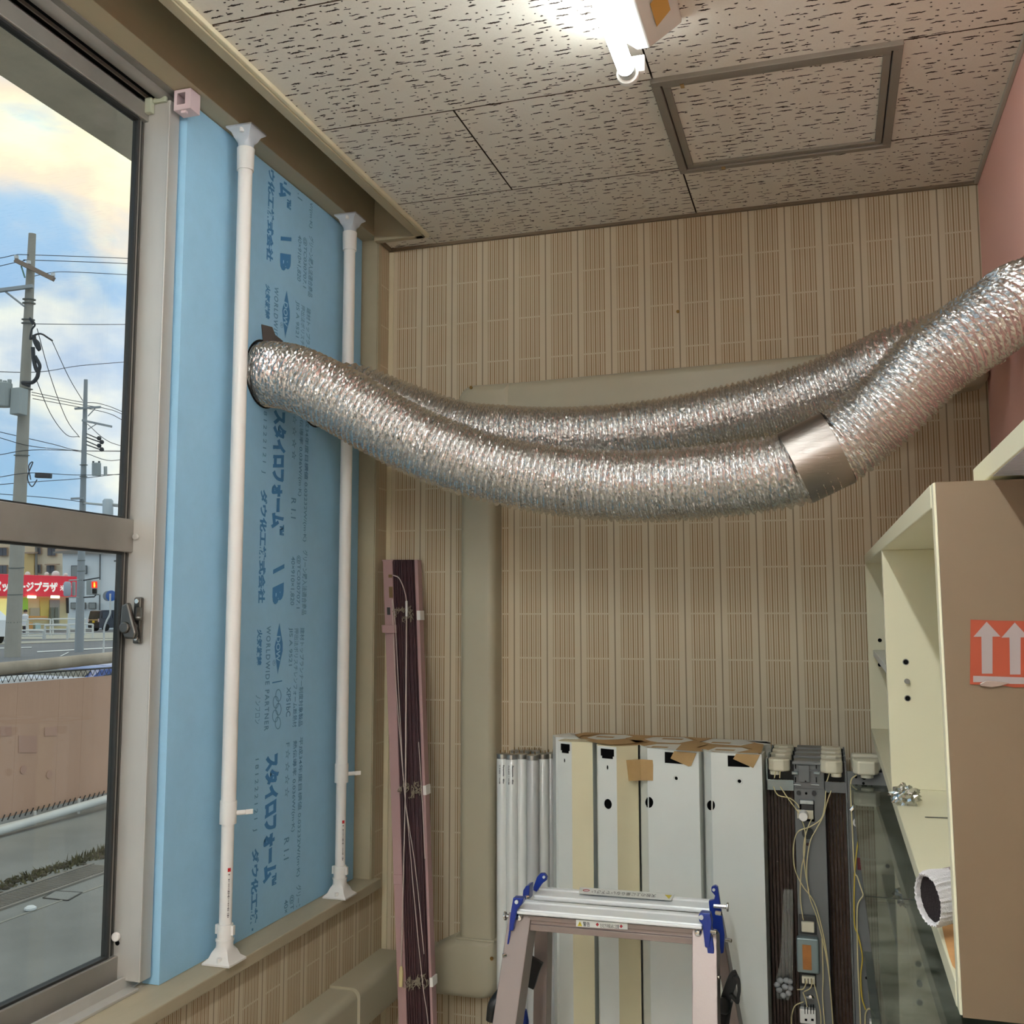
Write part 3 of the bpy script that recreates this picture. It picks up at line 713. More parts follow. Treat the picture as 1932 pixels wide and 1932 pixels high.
MB().cyl((XW+.075, 2.6, -.967), (XW+.078, 2.6, -.963), .005, 10).build('screw', DARKM, p2)
MB().cyl((XW+.075, 1.96, -.967), (XW+.078, 1.96, -.963), .005, 10).build('screw', DARKM, p2)
# small screw in the wallpaper
MB().lathe(tuple(ony(1279, 588, YB)), [(.001, -.004), (.0045, -.003), (.005, 0)], 12, 'y').build('wall_screw', BRASS)
tag(bpy.data.objects['wall_screw'], 'small lone screw in the striped wallpaper above the ducts', 'screw')

# ------------------------------------------------------------------ ceiling lamp (lit)
def lamp(x, y1, y0, label, lit=LIT2):
    t = thing('ceiling_lamp', label, 'lamp', (x, (y0+y1)/2, ZC), 'batten lamps on the ceiling')
    xc = x+.03
    P = [(xc-.068, ZC), (xc-.068, ZC-.012), (xc-.012, ZC-.075), (xc+.012, ZC-.075), (xc+.068, ZC-.012), (xc+.068, ZC)]
    ye = y1-.05
    R1 = [Vector((a, ye+(.02 if i in (0, 1, 4, 5) else 0)-(0 if i in (0, 1, 4, 5) else .02), z)) for i, (a, z) in enumerate(P)]
    R0 = [Vector((a, y0+.05, z)) for a, z in P]
    MB().loft([R1, R0]).build('housing', WHITEM, t, bevel=.003)
    xt = x-.012; zt_ = ZC-.085
    MB().cyl((xt, y1-.030, zt_), (xt, y0+.030, zt_), .0162, 28).build('tube', lit, t, smooth=True)
    for yy, s in ((y1, 1), (y0, -1)):
        MB().cyl((xt, yy-s*.031, zt_), (xt, yy-s*.014, zt_), .0164, 28).build('tube_cap', CAPM, t, smooth=True)
        h = MB().cyl((xt, yy-s*.014, zt_), (xt, yy, zt_), .0225, 28)
        h.box(xt-.012, xt+.034, min(yy-s*.012, yy), max(yy-s*.012, yy), zt_, zt_+.034)
        h.build('lamp_holder', WHITEP, t, bevel=.002)
    MB().box(xc+.035, xc+.062, ye-.16, ye-.10, ZC-.046, ZC-.016).build('warning_label', KRAFT, t) if False else None
    lb = MB(); a = Vector((xc+.030, 0, ZC-.0555)); b = Vector((xc+.056, 0, ZC-.0265))
    lb.add([(a.x+.001, ye-.13, a.z-.001), (a.x+.001, ye-.055, a.z-.001), (b.x+.001, ye-.055, b.z-.001), (b.x+.001, ye-.13, b.z-.001)], [(0, 1, 2, 3)])
    lb.build('label_sticker', mat('orange_label', (206, 164, 84), .5), t)
    return t
lamp(-.332, 1.905, .66, 'lit fluorescent batten lamp on the fissured ceiling near the hatch', LIT)
lamp(-.332, .15, -1.1, 'unseen fill lamp added behind the camera, nearest')  # this and the next two lamps are added out of view as fill light
lamp(1.7, .1, -1.15, 'unseen fill lamp added in the wide part of the room')
lamp(-.332, -1.45, -2.7, 'unseen fill lamp added at the rear end of the room')

# ------------------------------------------------------------------ folded venetian blind leaning in the corner
def floor_y(xf, Y):
    lo, hi = 1100., 3500.
    for _ in range(40):
        mid = (lo+hi)/2
        if ony(xf(mid), mid, Y).z > FZ+.002: lo = mid
        else: hi = mid
    return (lo+hi)/2
YT, YL = 2.80, 2.44
def lean_line(x1, x2):       # picture x at y=1055 and y=1932
    xf = lambda y: x1+(y-1055)*(x2-x1)/877
    yb = floor_y(xf, YL); return ony(x1, 1056, YT), ony(xf(yb), yb, YL)
bl = thing('venetian_blind', 'folded maroon venetian blind with a dusty pink head rail, standing on end in the corner', 'blind', (-1.1, 2.5, FZ))
def lp(a, b, y):             # point of the leaning line seen at picture height y
    lo, hi = 0., 1.
    for _ in range(40):
        mid = (lo+hi)/2; p = a.lerp(b, mid); yy = 966-FPX*p.dot(UP)/p.dot(FW)
        if yy < y: lo = mid
        else: hi = mid
    return a.lerp(b, lo)
DY = Vector((0, .030, 0))
def leaning(name, xa, xb, xc, xd, m_, par, y0=None, y1=None, proud=0, dy=DY, **kw):
    a0, b0 = lean_line(xa, xc); a1, b1 = lean_line(xb, xd)
    if y0: a0_, a1_ = lp(a0, b0, y0), lp(a1, b1, y0)
    else: a0_, a1_ = a0, a1
    if y1: b0, b1 = lp(a0, b0, y1), lp(a1, b1, y1)
    a0, a1 = a0_, a1_
    o = Vector((0, -proud, 0)); q = MB().prism([a0+o, a1+o, b1+o, b0+o], dy+Vector((0, proud, 0))); return q.build(name, m_, par, **kw)
leaning('head_rail', 722, 740, 752, 767.5, PINKP, bl, bevel=.001)
leaning('end_cap', 721, 741, 751.5, 768, PINKP, bl, y1=1059, proud=.002, bevel=.001)
leaning('rail_bracket', 719, 744, 750, 770, PINKP, bl, y0=1179, y1=1194, proud=.012, bevel=.001)
leaning('rail_joint', 722, 741, 752, 768, PINKP, bl, y0=1650, y1=1668, proud=.003, bevel=.001)
leaning('maker_plate', 727, 733, 757, 763, DARKM, bl, y0=1146, y1=1160, proud=.0006)
NS = 22
for k in range(NS):
    a, b = 740.5+k*40/NS, 768+k*44/NS
    leaning('slat', a, a+40/NS*.66, b, b+44/NS*.66, MAROON, bl, proud=random.uniform(-.004, .001), dy=Vector((0, .027, 0)))
leaning('bottom_rail', 781.5, 788, 812.5, 817, PINKP, bl, bevel=.001)
for yy in (1160, 1490, 1852):       # bunches of ladder cord between the slats
    q = MB(); rr = random.Random(yy)
    for k in range(26):
        f = rr.random(); a, b = lean_line(742+f*38, 769+f*42); p = lp(a, b, yy+rr.uniform(-10, 9))+Vector((0, -.006, 0))
        pts = [p+Vector((rr.uniform(-.006, .006), rr.uniform(-.006, .003), rr.uniform(-.012, .012))) for _ in range(4)]
        q.tube(bez(pts, 4), .0009, 5)
    q.build('ladder_cord', CORD, bl, kind='stuff', smooth=True)
    leaning('cord_clip', 783, 790, 814, 820, WHITEP, bl, y0=yy-8, y1=yy+10, proud=.003, bevel=.001)
def bl_pt(f, y, dy=-.008):      # f 0..1 across the slats
    a, b = lean_line(740+f*42, 768+f*44); return lp(a, b, y)+Vector((0, dy, 0))
def on_bl(x, y, dy=-.01):
    Y = lean_line(760, 790); p = lp(Y[0], Y[1], y); return ony(x, y, p.y+dy)
q = MB(); wl_ = [on_bl(741, 1085), on_bl(752, 1090), on_bl(760, 1105), on_bl(765, 1122), on_bl(767, 1135)]
q.tube(bez(wl_, 8), .0016, 8); q.build('wand_link', CORDP, bl, smooth=True)
MB().tube([on_bl(767, 1134, -.012), on_bl(767, 1163, -.012)], .0035, 10).build('wand_joint', WHITEP, bl, smooth=True)
MB().tube([on_bl(767, 1162, -.012), on_bl(765, 1490, -.012)], .0022, 8).tube([on_bl(765, 1488, -.014), on_bl(757, 1825, -.014)], .0016, 8).build('tilt_wand', CORDP, bl, smooth=True)
MB().tube([on_bl(757, 1823, -.016), on_bl(757, 1832, -.016), on_bl(756, 1862, -.016)], [.003, .006, .0055], 12).build('cord_knob', mat('yellowed_plastic', (206, 190, 140), .4), bl, smooth=True)
for pts in ([(741, 1130), (746, 1180), (752, 1300), (762, 1480), (770, 1560), (782, 1700), (797, 1852), (808, 1935), (818, 2100)], [(740, 1132), (745, 1260), (757, 1420), (766, 1520), (784, 1640), (800, 1800)], [(790, 1400), (796, 1500), (802, 1620)]):
    MB().tube(bez([on_bl(x, y) for x, y in pts], 6), .0011, 6).build('lift_cord', CORDP, bl, smooth=True)
for (x0, x1, y0, y1) in ((732, 739, 1084, 1090), (732, 739, 1107, 1128)):
    leaning('rail_opening', x0-10+10, x1, x0+30, x1+30, mat('dim_brass', (120, 96, 62), .5), bl, y0=y0, y1=y1, proud=.0008)

# ------------------------------------------------------------------ spare fluorescent tubes
TS = [(948.5, 2.74, 1, 1), (966, 2.735, 1, 1), (985, 2.752, 0, 0), (1006, 2.735, 0, 2), (1025.5, 2.768, 0, 0), (1040.5, 2.79, 0, 2), (1050.5, 2.806, 0, 0), (975, 2.815, 0, 0), (995, 2.82, 0, 0), (1014, 2.825, 0, 0)]
TL = ['leftmost spare fluorescent tube, printed, beside the pipe cover', 'second printed spare fluorescent tube from the pipe cover', 'plain spare fluorescent tube just right of the two printed ones', 'greyed spare fluorescent tube with a darkened end, middle of the bundle',
      'plain spare fluorescent tube right of the greyed one', 'tallest-looking grey spare tube near the white fixtures', 'spare fluorescent tube almost hidden beside the narrow white fixture',
      'spare tube in the back row against the wallpaper, leftmost of three', 'spare tube in the back row against the wallpaper, middle of three', 'spare tube in the back row against the wallpaper, rightmost of three']
for (px, Y, pr, gm), lab in zip(TS, TL):
    p = ony(px, 1700, Y); top = FZ+1.198; x, y = p.x, Y; r = .0163
    t = thing('fluorescent_tube', lab, 'fluorescent tube', (x, y, FZ), 'spare fluorescent tubes standing by the wall')
    MB().lathe((x, y, 0), [(.003, FZ+.009), (r-.002, FZ+.010), (r, FZ+.014), (r, top-.012), (r-.002, top-.009), (.003, top-.009)], 24).build('glass_tube', TUBEO if gm == 2 else TUBEG, t, smooth=True)
    for s, z in ((1, top-.022), (-1, FZ+.008)):
        c = MB().lathe((x, y, 0), [(.001, z), (r+.0004, z), (r+.0004, z+.013), (r-.003, z+.0145), (.001, z+.0145)] if s > 0 else [(.001, z-.0005), (r+.0004, z+.0005), (r+.0004, z+.013), (.001, z+.013)], 24).build('end_cap', CAPM, t, smooth=True)
        if s > 0:
            for d in (-.0064, .0064): MB().cyl((x+d, y, z+.014), (x+d, y, z+.0225), .0013, 8).build('pin', BRASS, c)
    if pr:
        q = MB(); put_text(q, 'Panasonic   40w', (x+.0052, y-r*.955, top-.038), (0, 0, -1), (1, .3, 0), .050, .0045, .03, proud=.0004)
        put_text(q, 'FLR40S・W/M', (x-.0052, y-r*.975-.0003, top-.038), (0, 0, -1), (1, -.1, 0), .050, .0036, .01, proud=.0004)
        q.build('tube_print', DARKM, t)

# ------------------------------------------------------------------ dismounted lamp fixtures
def shell(t, name, pts, mats, holes, ztop, zb=FZ, th=.0016):
    """sheet steel housing: one plate for each side between plan points, optional holes given as (u, z) loops"""
    n = len(pts); out = []
    for i in range(len(mats)):
        a, b = Vector((*pts[i], 0)), Vector((*pts[(i+1) % n], 0)); d = b-a; L = d.length; d.normalize(); nn = Vector((d.y, -d.x, 0))
        q = MB()
        f = lambda u, v, a=a, d=d: (a.x+d.x*u, a.y+d.y*u, v)
        if holes.get(i): holed(q, rect(0, L, zb, ztop), holes[i], f, -nn*th)
        else: q.hexa([Vector(f(0, zb)), Vector(f(L, zb)), Vector(f(L, zb))-nn*th, Vector(f(0, zb))-nn*th, Vector(f(0, ztop)), Vector(f(L, ztop)), Vector(f(L, ztop))-nn*th, Vector(f(0, ztop))-nn*th])
        out.append(q.build(name, mats[i], t))
    return out
def face_uz(pts, i, x, y):
    a, b = Vector((*pts[i], 0)), Vector((*pts[i+1], 0)); d = (b-a).normalized(); nn = Vector((d.y, -d.x, 0)); r = ray(x, y); p = r*(a.dot(nn)/r.dot(nn)); return ((p-a).dot(d), p.z)
def on_face(pts, i, x, y, off=.001):
    a, b = Vector((*pts[i], 0)), Vector((*pts[i+1], 0)); d = (b-a).normalized(); nn = Vector((d.y, -d.x, 0)); r = ray(x, y); return r*((a.dot(nn)+off)/r.dot(nn))
def face_rect(pts, i, x0, x1, y0, y1):
    u0, _ = face_uz(pts, i, x0, (y0+y1)/2); u1, _ = face_uz(pts, i, x1, (y0+y1)/2); _, z0 = face_uz(pts, i, (x0+x1)/2, y1); _, z1 = face_uz(pts, i, (x0+x1)/2, y0)
    return rect(u0, u1, z0, z1)
def face_circ(pts, i, x, y, r, ry=None, n=18, half=False):
    u, z = face_uz(pts, i, x, y); return [(u+max(-.5*r if half else -9, r*math.cos(k*2*math.pi/n)), z+(ry or r)*math.sin(k*2*math.pi/n)) for k in range(n)]
def top_plate(t, pts, z, m_, slots=()):
    q = MB(); cx_ = sum(p[0] for p in pts)/len(pts)
    holed(q, list(pts), [list(s) for s in slots], lambda u, v: (u, v, z), (0, 0, .0016)); return q.build('end_plate', m_, t)
ZT = -.310
def zxy(x, y): p = onz(x, y, ZT); return (p.x, p.y)
N1 = [zxy(1053, 1398), zxy(1078.5, 1400.5), zxy(1118, 1402), zxy(1126, 1399), (-.566, 2.60), (-.66, 2.60)]
N2 = [zxy(1125.5, 1405), zxy(1127.5, 1407), zxy(1163, 1410), zxy(1203.5, 1407.5), (-.460, 2.535), (-.50, 2.58), (-.55, 2.57)]
def shade_fill(t, pts):            # black box that stands in for the shade inside a housing
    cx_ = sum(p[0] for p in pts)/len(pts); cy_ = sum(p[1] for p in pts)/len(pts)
    MB().prism([(cx_+(x-cx_)*.90, cy_+(y-cy_)*.90, FZ+.01) for x, y in pts], (0, 0, ZT-FZ-.014)).build('inner_shade', BLACK, t)
def slot(cx, cy_, w, h, a=0):
    c, s = math.cos(a), math.sin(a); return [(cx+u*c-v*s, cy_+u*s+v*c) for u, v in ((-w/2, -h/2), (w/2, -h/2), (w/2, h/2), (-w/2, h/2))]
def notch(pts, i, x0, x1, y0, y1, s=.0035):
    r_ = face_rect(pts, i, x0, x1, y0, y1); (a, b), (c, _), (_, d), _ = r_
    return [(a+s, b), (c-s, b), (c-s, b+.006), (c, b+.006), (c, d), (a, d), (a, b+.006), (a+s, b+.006)]
def flap(t, pts_, m_=KRAFT, th=.0006):
    n_ = (pts_[1]-pts_[0]).cross(pts_[2]-pts_[1]).normalized()*th; return MB().prism(pts_, n_).build('tape_piece', m_, t)
GR = 'white lamp fixtures stood on end in two rows'
t = thing('lamp_fixture', 'narrow white lamp fixture beside the spare tubes, black socket slot, yellowed side', 'lamp fixture', (-.62, 2.6, FZ), GR)
shell(t, 'side_plate', N1, [WHITEM, CREAME, WHITEM, WHITEM, WHITEM, WHITEM], {0: [notch(N1, 0, 1057.5, 1075, 1403.5, 1421), face_circ(N1, 0, 1065, 1435, .0022, .005)]}, ZT)
top_plate(t, N1, ZT, CREAME, [slot(-.60, 2.60, .05, .014, -.1)]); 
shade_fill(t, N1)
t = thing('lamp_fixture', 'narrow white lamp fixture left of the wide ones, round knock-out hole, yellowed side', 'lamp fixture', (-.5, 2.53, FZ), GR)
shell(t, 'side_plate', N2, [WHITEM, WHITEM, CREAME, CREAME, WHITEM, WHITEM, WHITEM], {1: [notch(N2, 1, 1133, 1158.5, 1413, 1431.5), face_circ(N2, 1, 1146, 1448, .0026, .0055), face_circ(N2, 1, 1147, 1517, .0108, .012, 20)]}, ZT)
top_plate(t, N2, ZT, CREAME, []); shade_fill(t, N2)
def W_(dx):
    if dx: return [zxy(1325.5, 1414), zxy(1328, 1417.5), zxy(1341, 1421), zxy(1437, 1424.5), zxy(1443, 1419), (-.157, 2.50), (-.18, 2.572), (-.26, 2.58)]
    return [zxy(1205.5, 1403), zxy(1208, 1408), zxy(1221, 1412.5), zxy(1318, 1419.5), zxy(1325, 1415), (-.296, 2.52), (-.33, 2.572), (-.42, 2.58)]
def dpart(P_, i, cx_, cy_, left):     # knock-out hole that runs over the folded edge
    xe = 1221 if cx_ < 1300 else 1341; pts_ = []
    for k_ in range(13):
        a = -math.pi/2+k_*math.pi/12; pts_.append((cx_+8.5*math.cos(a)*1.0, cy_+10.5*math.sin(a)) if not left else (cx_-8.*math.cos(a)*.95, cy_+9.5*math.sin(a)))
    pts_ = [(max(x, xe+.25), y) if not left else (min(x, xe-.25), y) for x, y in pts_]
    uv = [face_uz(P_, i, x, y) for x, y in pts_]; out = [uv[0]]
    for p_ in uv[1:]:
        if (p_[0]-out[-1][0])**2+(p_[1]-out[-1][1])**2 > 1e-8: out.append(p_)
    return out
for k, (dx, hx0, hx1, hy0, hy1, sx_, sy_, rx, ry_, lab) in enumerate(((0, 1254, 1296, 1420, 1441, 1275.7, 1468.5, 1224, 1514, 'wide white lamp fixture taped with kraft paper to the narrow fixture on its left'),
        (.1535, 1373, 1414, 1426, 1447, 1395, 1474, 1340.5, 1519.5, 'rightmost wide white lamp fixture, next to the grey fixture bases, tape flap over its slot'))):
    P_ = W_(dx); t = thing('lamp_fixture', lab, 'lamp fixture', (-.37+dx, 2.53, FZ), GR)
    shell(t, 'side_plate', P_, [WHITEM]*8, {2: [face_rect(P_, 2, hx0, hx1, hy0, hy1), face_circ(P_, 2, sx_, sy_, .0042), dpart(P_, 2, rx, ry_, 0)], 1: [dpart(P_, 1, rx, ry_, 1)]}, ZT)
    top_plate(t, P_, ZT, WHITEM, [slot(-.36+dx, 2.505, .075, .010, -.18)])
    shade_fill(t, P_)
    xe_ = 1221 if k == 0 else 1341
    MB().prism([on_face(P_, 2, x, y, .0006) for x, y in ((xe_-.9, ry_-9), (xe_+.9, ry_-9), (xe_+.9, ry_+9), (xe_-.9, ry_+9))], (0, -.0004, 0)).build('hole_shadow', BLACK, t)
    r_ = MB(); c_ = on_face(P_, 2, sx_, sy_, .0005); r_.tube([c_+Vector((.0068*math.cos(a_*math.pi/8), -.0005, .0068*math.sin(a_*math.pi/8))) for a_ in range(17)], .0008, 6, cap=False); r_.build('pressed_ring', WHITEM, t, smooth=True)
    if k == 0: flap(t, [on_face(P_, 2, x, y, .0022) for x, y in ((1272, 1417), (1314, 1421), (1304, 1445), (1299, 1446), (1265, 1431))])
    else: flap(t, [on_face(P_, 2, x, y, .0022) for x, y in ((1389, 1422), (1434, 1424), (1421, 1449), (1383, 1432))])
tp_ = thing('kraft_tape', 'square of brown kraft tape bridging the narrow and the wide white fixtures', 'tape', (-.45, 2.46, -.38))
P_ = W_(0); flap(tp_, [on_face(N2, 2, 1181.5, 1434, .002), ony(1208, 1432.5, 2.470), ony(1210, 1472.5, 2.470), on_face(N2, 2, 1186, 1473.5, .002)])
flap(tp_, [ony(1208, 1432.5, 2.470), ony(1231.5, 1434, 2.468), ony(1235, 1473, 2.468), ony(1210, 1472.5, 2.470)])
# back row, tops only in view: six more fixtures and tape laid over
BK = [((-.655, 2.672), 0), ((-.49, 2.655), 1), ((-.345, 2.652), 1), ((-.205, 2.648), 1)]
bk_l = ['back-row white lamp fixture behind the narrow one, black slot at its end', 'back-row white lamp fixture, second from the left, only its top plate seen', 'back-row white lamp fixture behind the left wide one, only its top plate seen', 'back-row white lamp fixture behind the right wide one, only its top plate seen']
for ((x, y), w), lab in zip(BK, bk_l):
    hw = .062 if w else .055
    P_ = [(x-hw, y), (x-hw+.02, y-.045), (x+hw-.025, y-.052), (x+hw-.004, y-.010), (x+hw-.02, y+.052), (x-hw+.03, y+.060)]
    t = thing('lamp_fixture', lab, 'lamp fixture', (x, y, FZ), GR)
    shell(t, 'side_plate', P_, [WHITEM]*6, {}, ZT); top_plate(t, P_, ZT, WHITEM, [slot(x, y-.02, .075, .010, -.12), slot(x+.02, y+.03, .07, .010, -.12)])
tt = thing('kraft_tape', 'strips of brown kraft tape laid across the tops of the white fixtures', 'tape', (-.4, 2.6, ZT))
for pg in ([(1084, 1386), (1105, 1382), (1145, 1384), (1098, 1388), (1092, 1392)], [(1106, 1397), (1140, 1396), (1180, 1395), (1226, 1399), (1180, 1404), (1152, 1405), (1122, 1401)],
           [(1180, 1393), (1205, 1388), (1235, 1390), (1214, 1394), (1225, 1398), (1200, 1402)], [(1286, 1404), (1315, 1397), (1300, 1393), (1345, 1393), (1320, 1400), (1336, 1404), (1315, 1410), (1327, 1418), (1275, 1415)],
           [(1397, 1408), (1425, 1402), (1441, 1405), (1436, 1421), (1390, 1420), (1420, 1414)]):
    pts_ = [onz(x, y, ZT+.0040) for x, y in pg]; MB().prism(pts_, (0, 0, .0006)).build('tape_piece', KRAFT, tt)

MB().prism([onz(x, y, ZT+.0018) for x, y in ((1128, 1403), (1165, 1407), (1203, 1406), (1208, 1405), (1222, 1410), (1300, 1415), (1330, 1413.5), (1345, 1418), (1433, 1423), (1441, 1407), (1420, 1400), (1300, 1391), (1200, 1387), (1108, 1382), (1086, 1386), (1095, 1393), (1122, 1397))], (0, 0, .0005)).build('tape_sheet', KRAFT, tt)
for pg, sl in (([(1216, 1408), (1240, 1404), (1296, 1405), (1304, 1409), (1318, 1417), (1260, 1414)], (1232, 1262, 1409)), ([(1336, 1416), (1352, 1410), (1400, 1411), (1416, 1416), (1432, 1422.5), (1380, 1420.5)], (1352, 1388, 1414.5)),
               ([(1212, 1395), (1228, 1391), (1290, 1391.5), (1308, 1397), (1282, 1402), (1240, 1400.5)], (1252, 1290, 1394)), ([(1322, 1399), (1345, 1394), (1400, 1397), (1422, 1402), (1398, 1407), (1345, 1403.5)], (1345, 1380, 1401)), ([(1108, 1392), (1132, 1386), (1180, 1387), (1198, 1391), (1160, 1396), (1124, 1395)], (1128, 1160, 1390))):
    MB().prism([onz(x, y, ZT+.0026) for x, y in pg], (0, 0, .0006)).build('end_plate', WHITEM, tt)
    MB().prism([onz(x, y, ZT+.0034) for x, y in ((sl[0], sl[2]-1.2), (sl[1], sl[2]+.2), (sl[1]-4, sl[2]+2.2), (sl[0]-4, sl[2]+.8))], (0, 0, .0003)).build('tape_strip', KRAFT, tt)
# grey fixture bases
def grey_base(x0, xm0, xm1, x1, Y, label, full, group='grey fixture bases stacked against the wall'):  # sockets both sides
    t = thing('fixture_base', label, 'lamp fixture', ((xm0+xm1)/2, Y, FZ), group); zt_ = -.328
    # spine channel
    q = MB().box(xm0, xm1, Y, Y+.004, FZ, zt_-.02).box(xm0, xm0+.002, Y, Y+.035, FZ, zt_-.02).box(xm1-.002, xm1, Y, Y+.035, FZ, zt_-.02)
    q.build('spine', GREYM, t, bevel=.0015)
    e = MB().box(xm0+.001, xm1-.001, Y-.004, Y+.001, -.386, zt_).box(xm0+.001, xm1-.001, Y-.004, Y+.05, zt_, zt_+.003)
    e.box(xm0-.002, xm1+.002, Y-.012, Y-.004, zt_-.004, zt_+.002).box(xm0+.012, xm1-.012, Y-.012, Y-.004, zt_-.019, zt_-.016)
    e.build('end_bracket', GREYM, t, bevel=.001)
    for sgn, (a, b) in ((-1, (x0, xm0)), (1, (xm1, x1))):
        w_ = MB().box(a, b, Y+.002, Y+.005, -.394, -.370) if full else MB()
        w_.box(a if sgn < 0 else b-.004, a+.004 if sgn < 0 else b, Y+.002, Y+.03, -.394, zt_+.004)
        MB().box(a, b, Y+.024, Y+.026, -.372, zt_).build('cavity_shade', BLACKP, t)  # black plate paints in the shade of the cavity behind the socket
        w_.build('wing', GREYM if sgn > 0 else GREYL, t, bevel=.001)
        cx_ = (a+b)/2-.004*sgn-.004; 
        s_ = MB().prism([(cx_-.024, Y+.012, zt_-.020), (cx_+.024, Y+.012, zt_-.020), (cx_+.024, Y-.012, zt_-.020), (cx_-.008*sgn, Y-.030, zt_-.030) if False else (cx_+.010, Y-.026, zt_-.020), (cx_-.012, Y-.026, zt_-.020), (cx_-.024, Y-.012, zt_-.020)], (0, 0, .028))
        so = s_.build('socket', SOCK, t, bevel=.004)
        MB().cyl((cx_-.010*sgn*-1, Y-.012, zt_-.028), (cx_-.010*sgn*-1, Y-.012, zt_-.020), .0115, 18).build('socket_ring', SOCK, so, bevel=.001)
    return t
gx = (-.150, -.0885, -.021, .027)
front = grey_base(*gx, 2.475, 'front grey fixture base with ballast, starter and loose wires', True)
for k, lab in enumerate(('second grey fixture base from the front of the stack', 'third grey fixture base from the front of the stack', 'grey fixture base at the back of the stack, touching the wallpaper')):
    grey_base(*gx, 2.475+.078*(k+1)+.02, lab, False)
# details of the front one
Yf = 2.471
def gpl(name, x0, x1, y0, y1, m_, d=.004, Y=Yf, par=None, bev=.0008):
    a = ony(x0, y0, Y); b = ony(x1, y1, Y); return MB().box(min(a.x, b.x), max(a.x, b.x), Y-d, Y+.001, min(a.z, b.z), max(a.z, b.z)).build(name, m_, par or front, bevel=bev)
gpl('slide_plate', 1506, 1528, 1443, 1475, GREYM, .008)
for x in (1501, 1540):
    gpl('slot', x-1, x+1, 1440, 1450, BLACK, .0062); gpl('slot', x-1, x+1, 1466, 1476, BLACK, .0062)
for x in (1500, 1541): gpl('side_lug', x-6, x+6, 1455, 1460, GREYL, .014)
for x0, x1 in ((1496, 1512), (1530, 1546)): gpl('bright_edge', x0, x1, 1479, 1481, mat('shiny_cut_edge', (220, 226, 224), .2, .8), .008)
for x, y, r_ in ((1507, 1496, .0052), (1536, 1497, .0052), (1521, 1497, .0026), (1520, 1473, .0018)):
    p = ony(x, y, Yf); MB().cyl((p.x, Yf+.002, p.z), (p.x, Yf-.0012 - (.007 if y < 1480 else 0), p.z), r_, 16).build('screw_hole', BLACK if r_ < .005 else DARKM, front)
gpl('opening', 1508, 1537, 1509, 1550, BLACK, .0015)
gpl('spring_plate', 1509, 1535, 1509, 1517, mat('pale_steel', (176, 184, 184), .3, .5), .008)
gpl('inner_plate', 1512, 1535, 1517, 1530, DARKM, .004)
st = ony(1516, 1536, Yf)
MB().lathe((st.x, Yf, st.z), [(.001, -.034), (.0095, -.034), (.0105, -.030), (.0105, -.004), (.012, 0)], 22, 'y').build('starter', WHITEP, front, smooth=True)
gpl('starter_base', 1504, 1535, 1527, 1545, SOCK, .006)
p = ony(1524, 1572, Yf); MB().cyl((p.x, Yf+.001, p.z), (p.x, Yf-.001, p.z), .013, 22).build('knock_out', DARKM, front)
p = ony(1524, 1593, Yf); MB().cyl((p.x, Yf+.001, p.z), (p.x, Yf-.001, p.z), .0035, 12).build('screw_hole', mat('dark_red_hole', (50, 24, 26), .6), front)
gpl('terminal_tray', 1507, 1541, 1725, 1763, DARKM, .004)
gpl('terminal_block', 1512, 1537, 1736, 1757, SOCK, .014, bev=.002)
gpl('ballast_case', 1503, 1546, 1764, 1833, mat('blue_grey_enamel', (126, 140, 140), .38, .2), .020, bev=.003)
gpl('ballast_label', 1514, 1532, 1777, 1825, mat('rusty_label', (168, 108, 52), .6, var=.1, vscale=60), .0208, bev=.0001)
gpl('tray', 1508, 1540, 1834, 1862, BLACKP, .003)
tb = gpl('wire_terminal', 1513, 1538, 1838, 1854, SOCK, .014, bev=.0015)
for x in (1519, 1525, 1531): gpl('terminal_slot', x-1, x+1, 1842, 1853, BLACK, .0146, par=front)
gpl('switch_block', 1509, 1540, 1898, 1928, WHITEP, .018, bev=.002)
for x in (1519, 1524, 1530, 1535): gpl('terminal_slot', x-1, x+1, 1893+2, 1908, BLACK, .0186)
for x in (1521, 1533): gpl('button_hole', x-2.5, x+2.5, 1916, 1921, BLACK, .0186)
def wire(pts, Y, m_, r=.0013, name='wire', par=None, w=None):
    q = MB(); P_ = [ony(x, y, Y-(w[i] if w else 0)) for i, (x, y) in enumerate(pts)]; q.tube(bez(P_, 8), r, 7); return q.build(name, m_, par or front, smooth=True)
Yw = 2.452
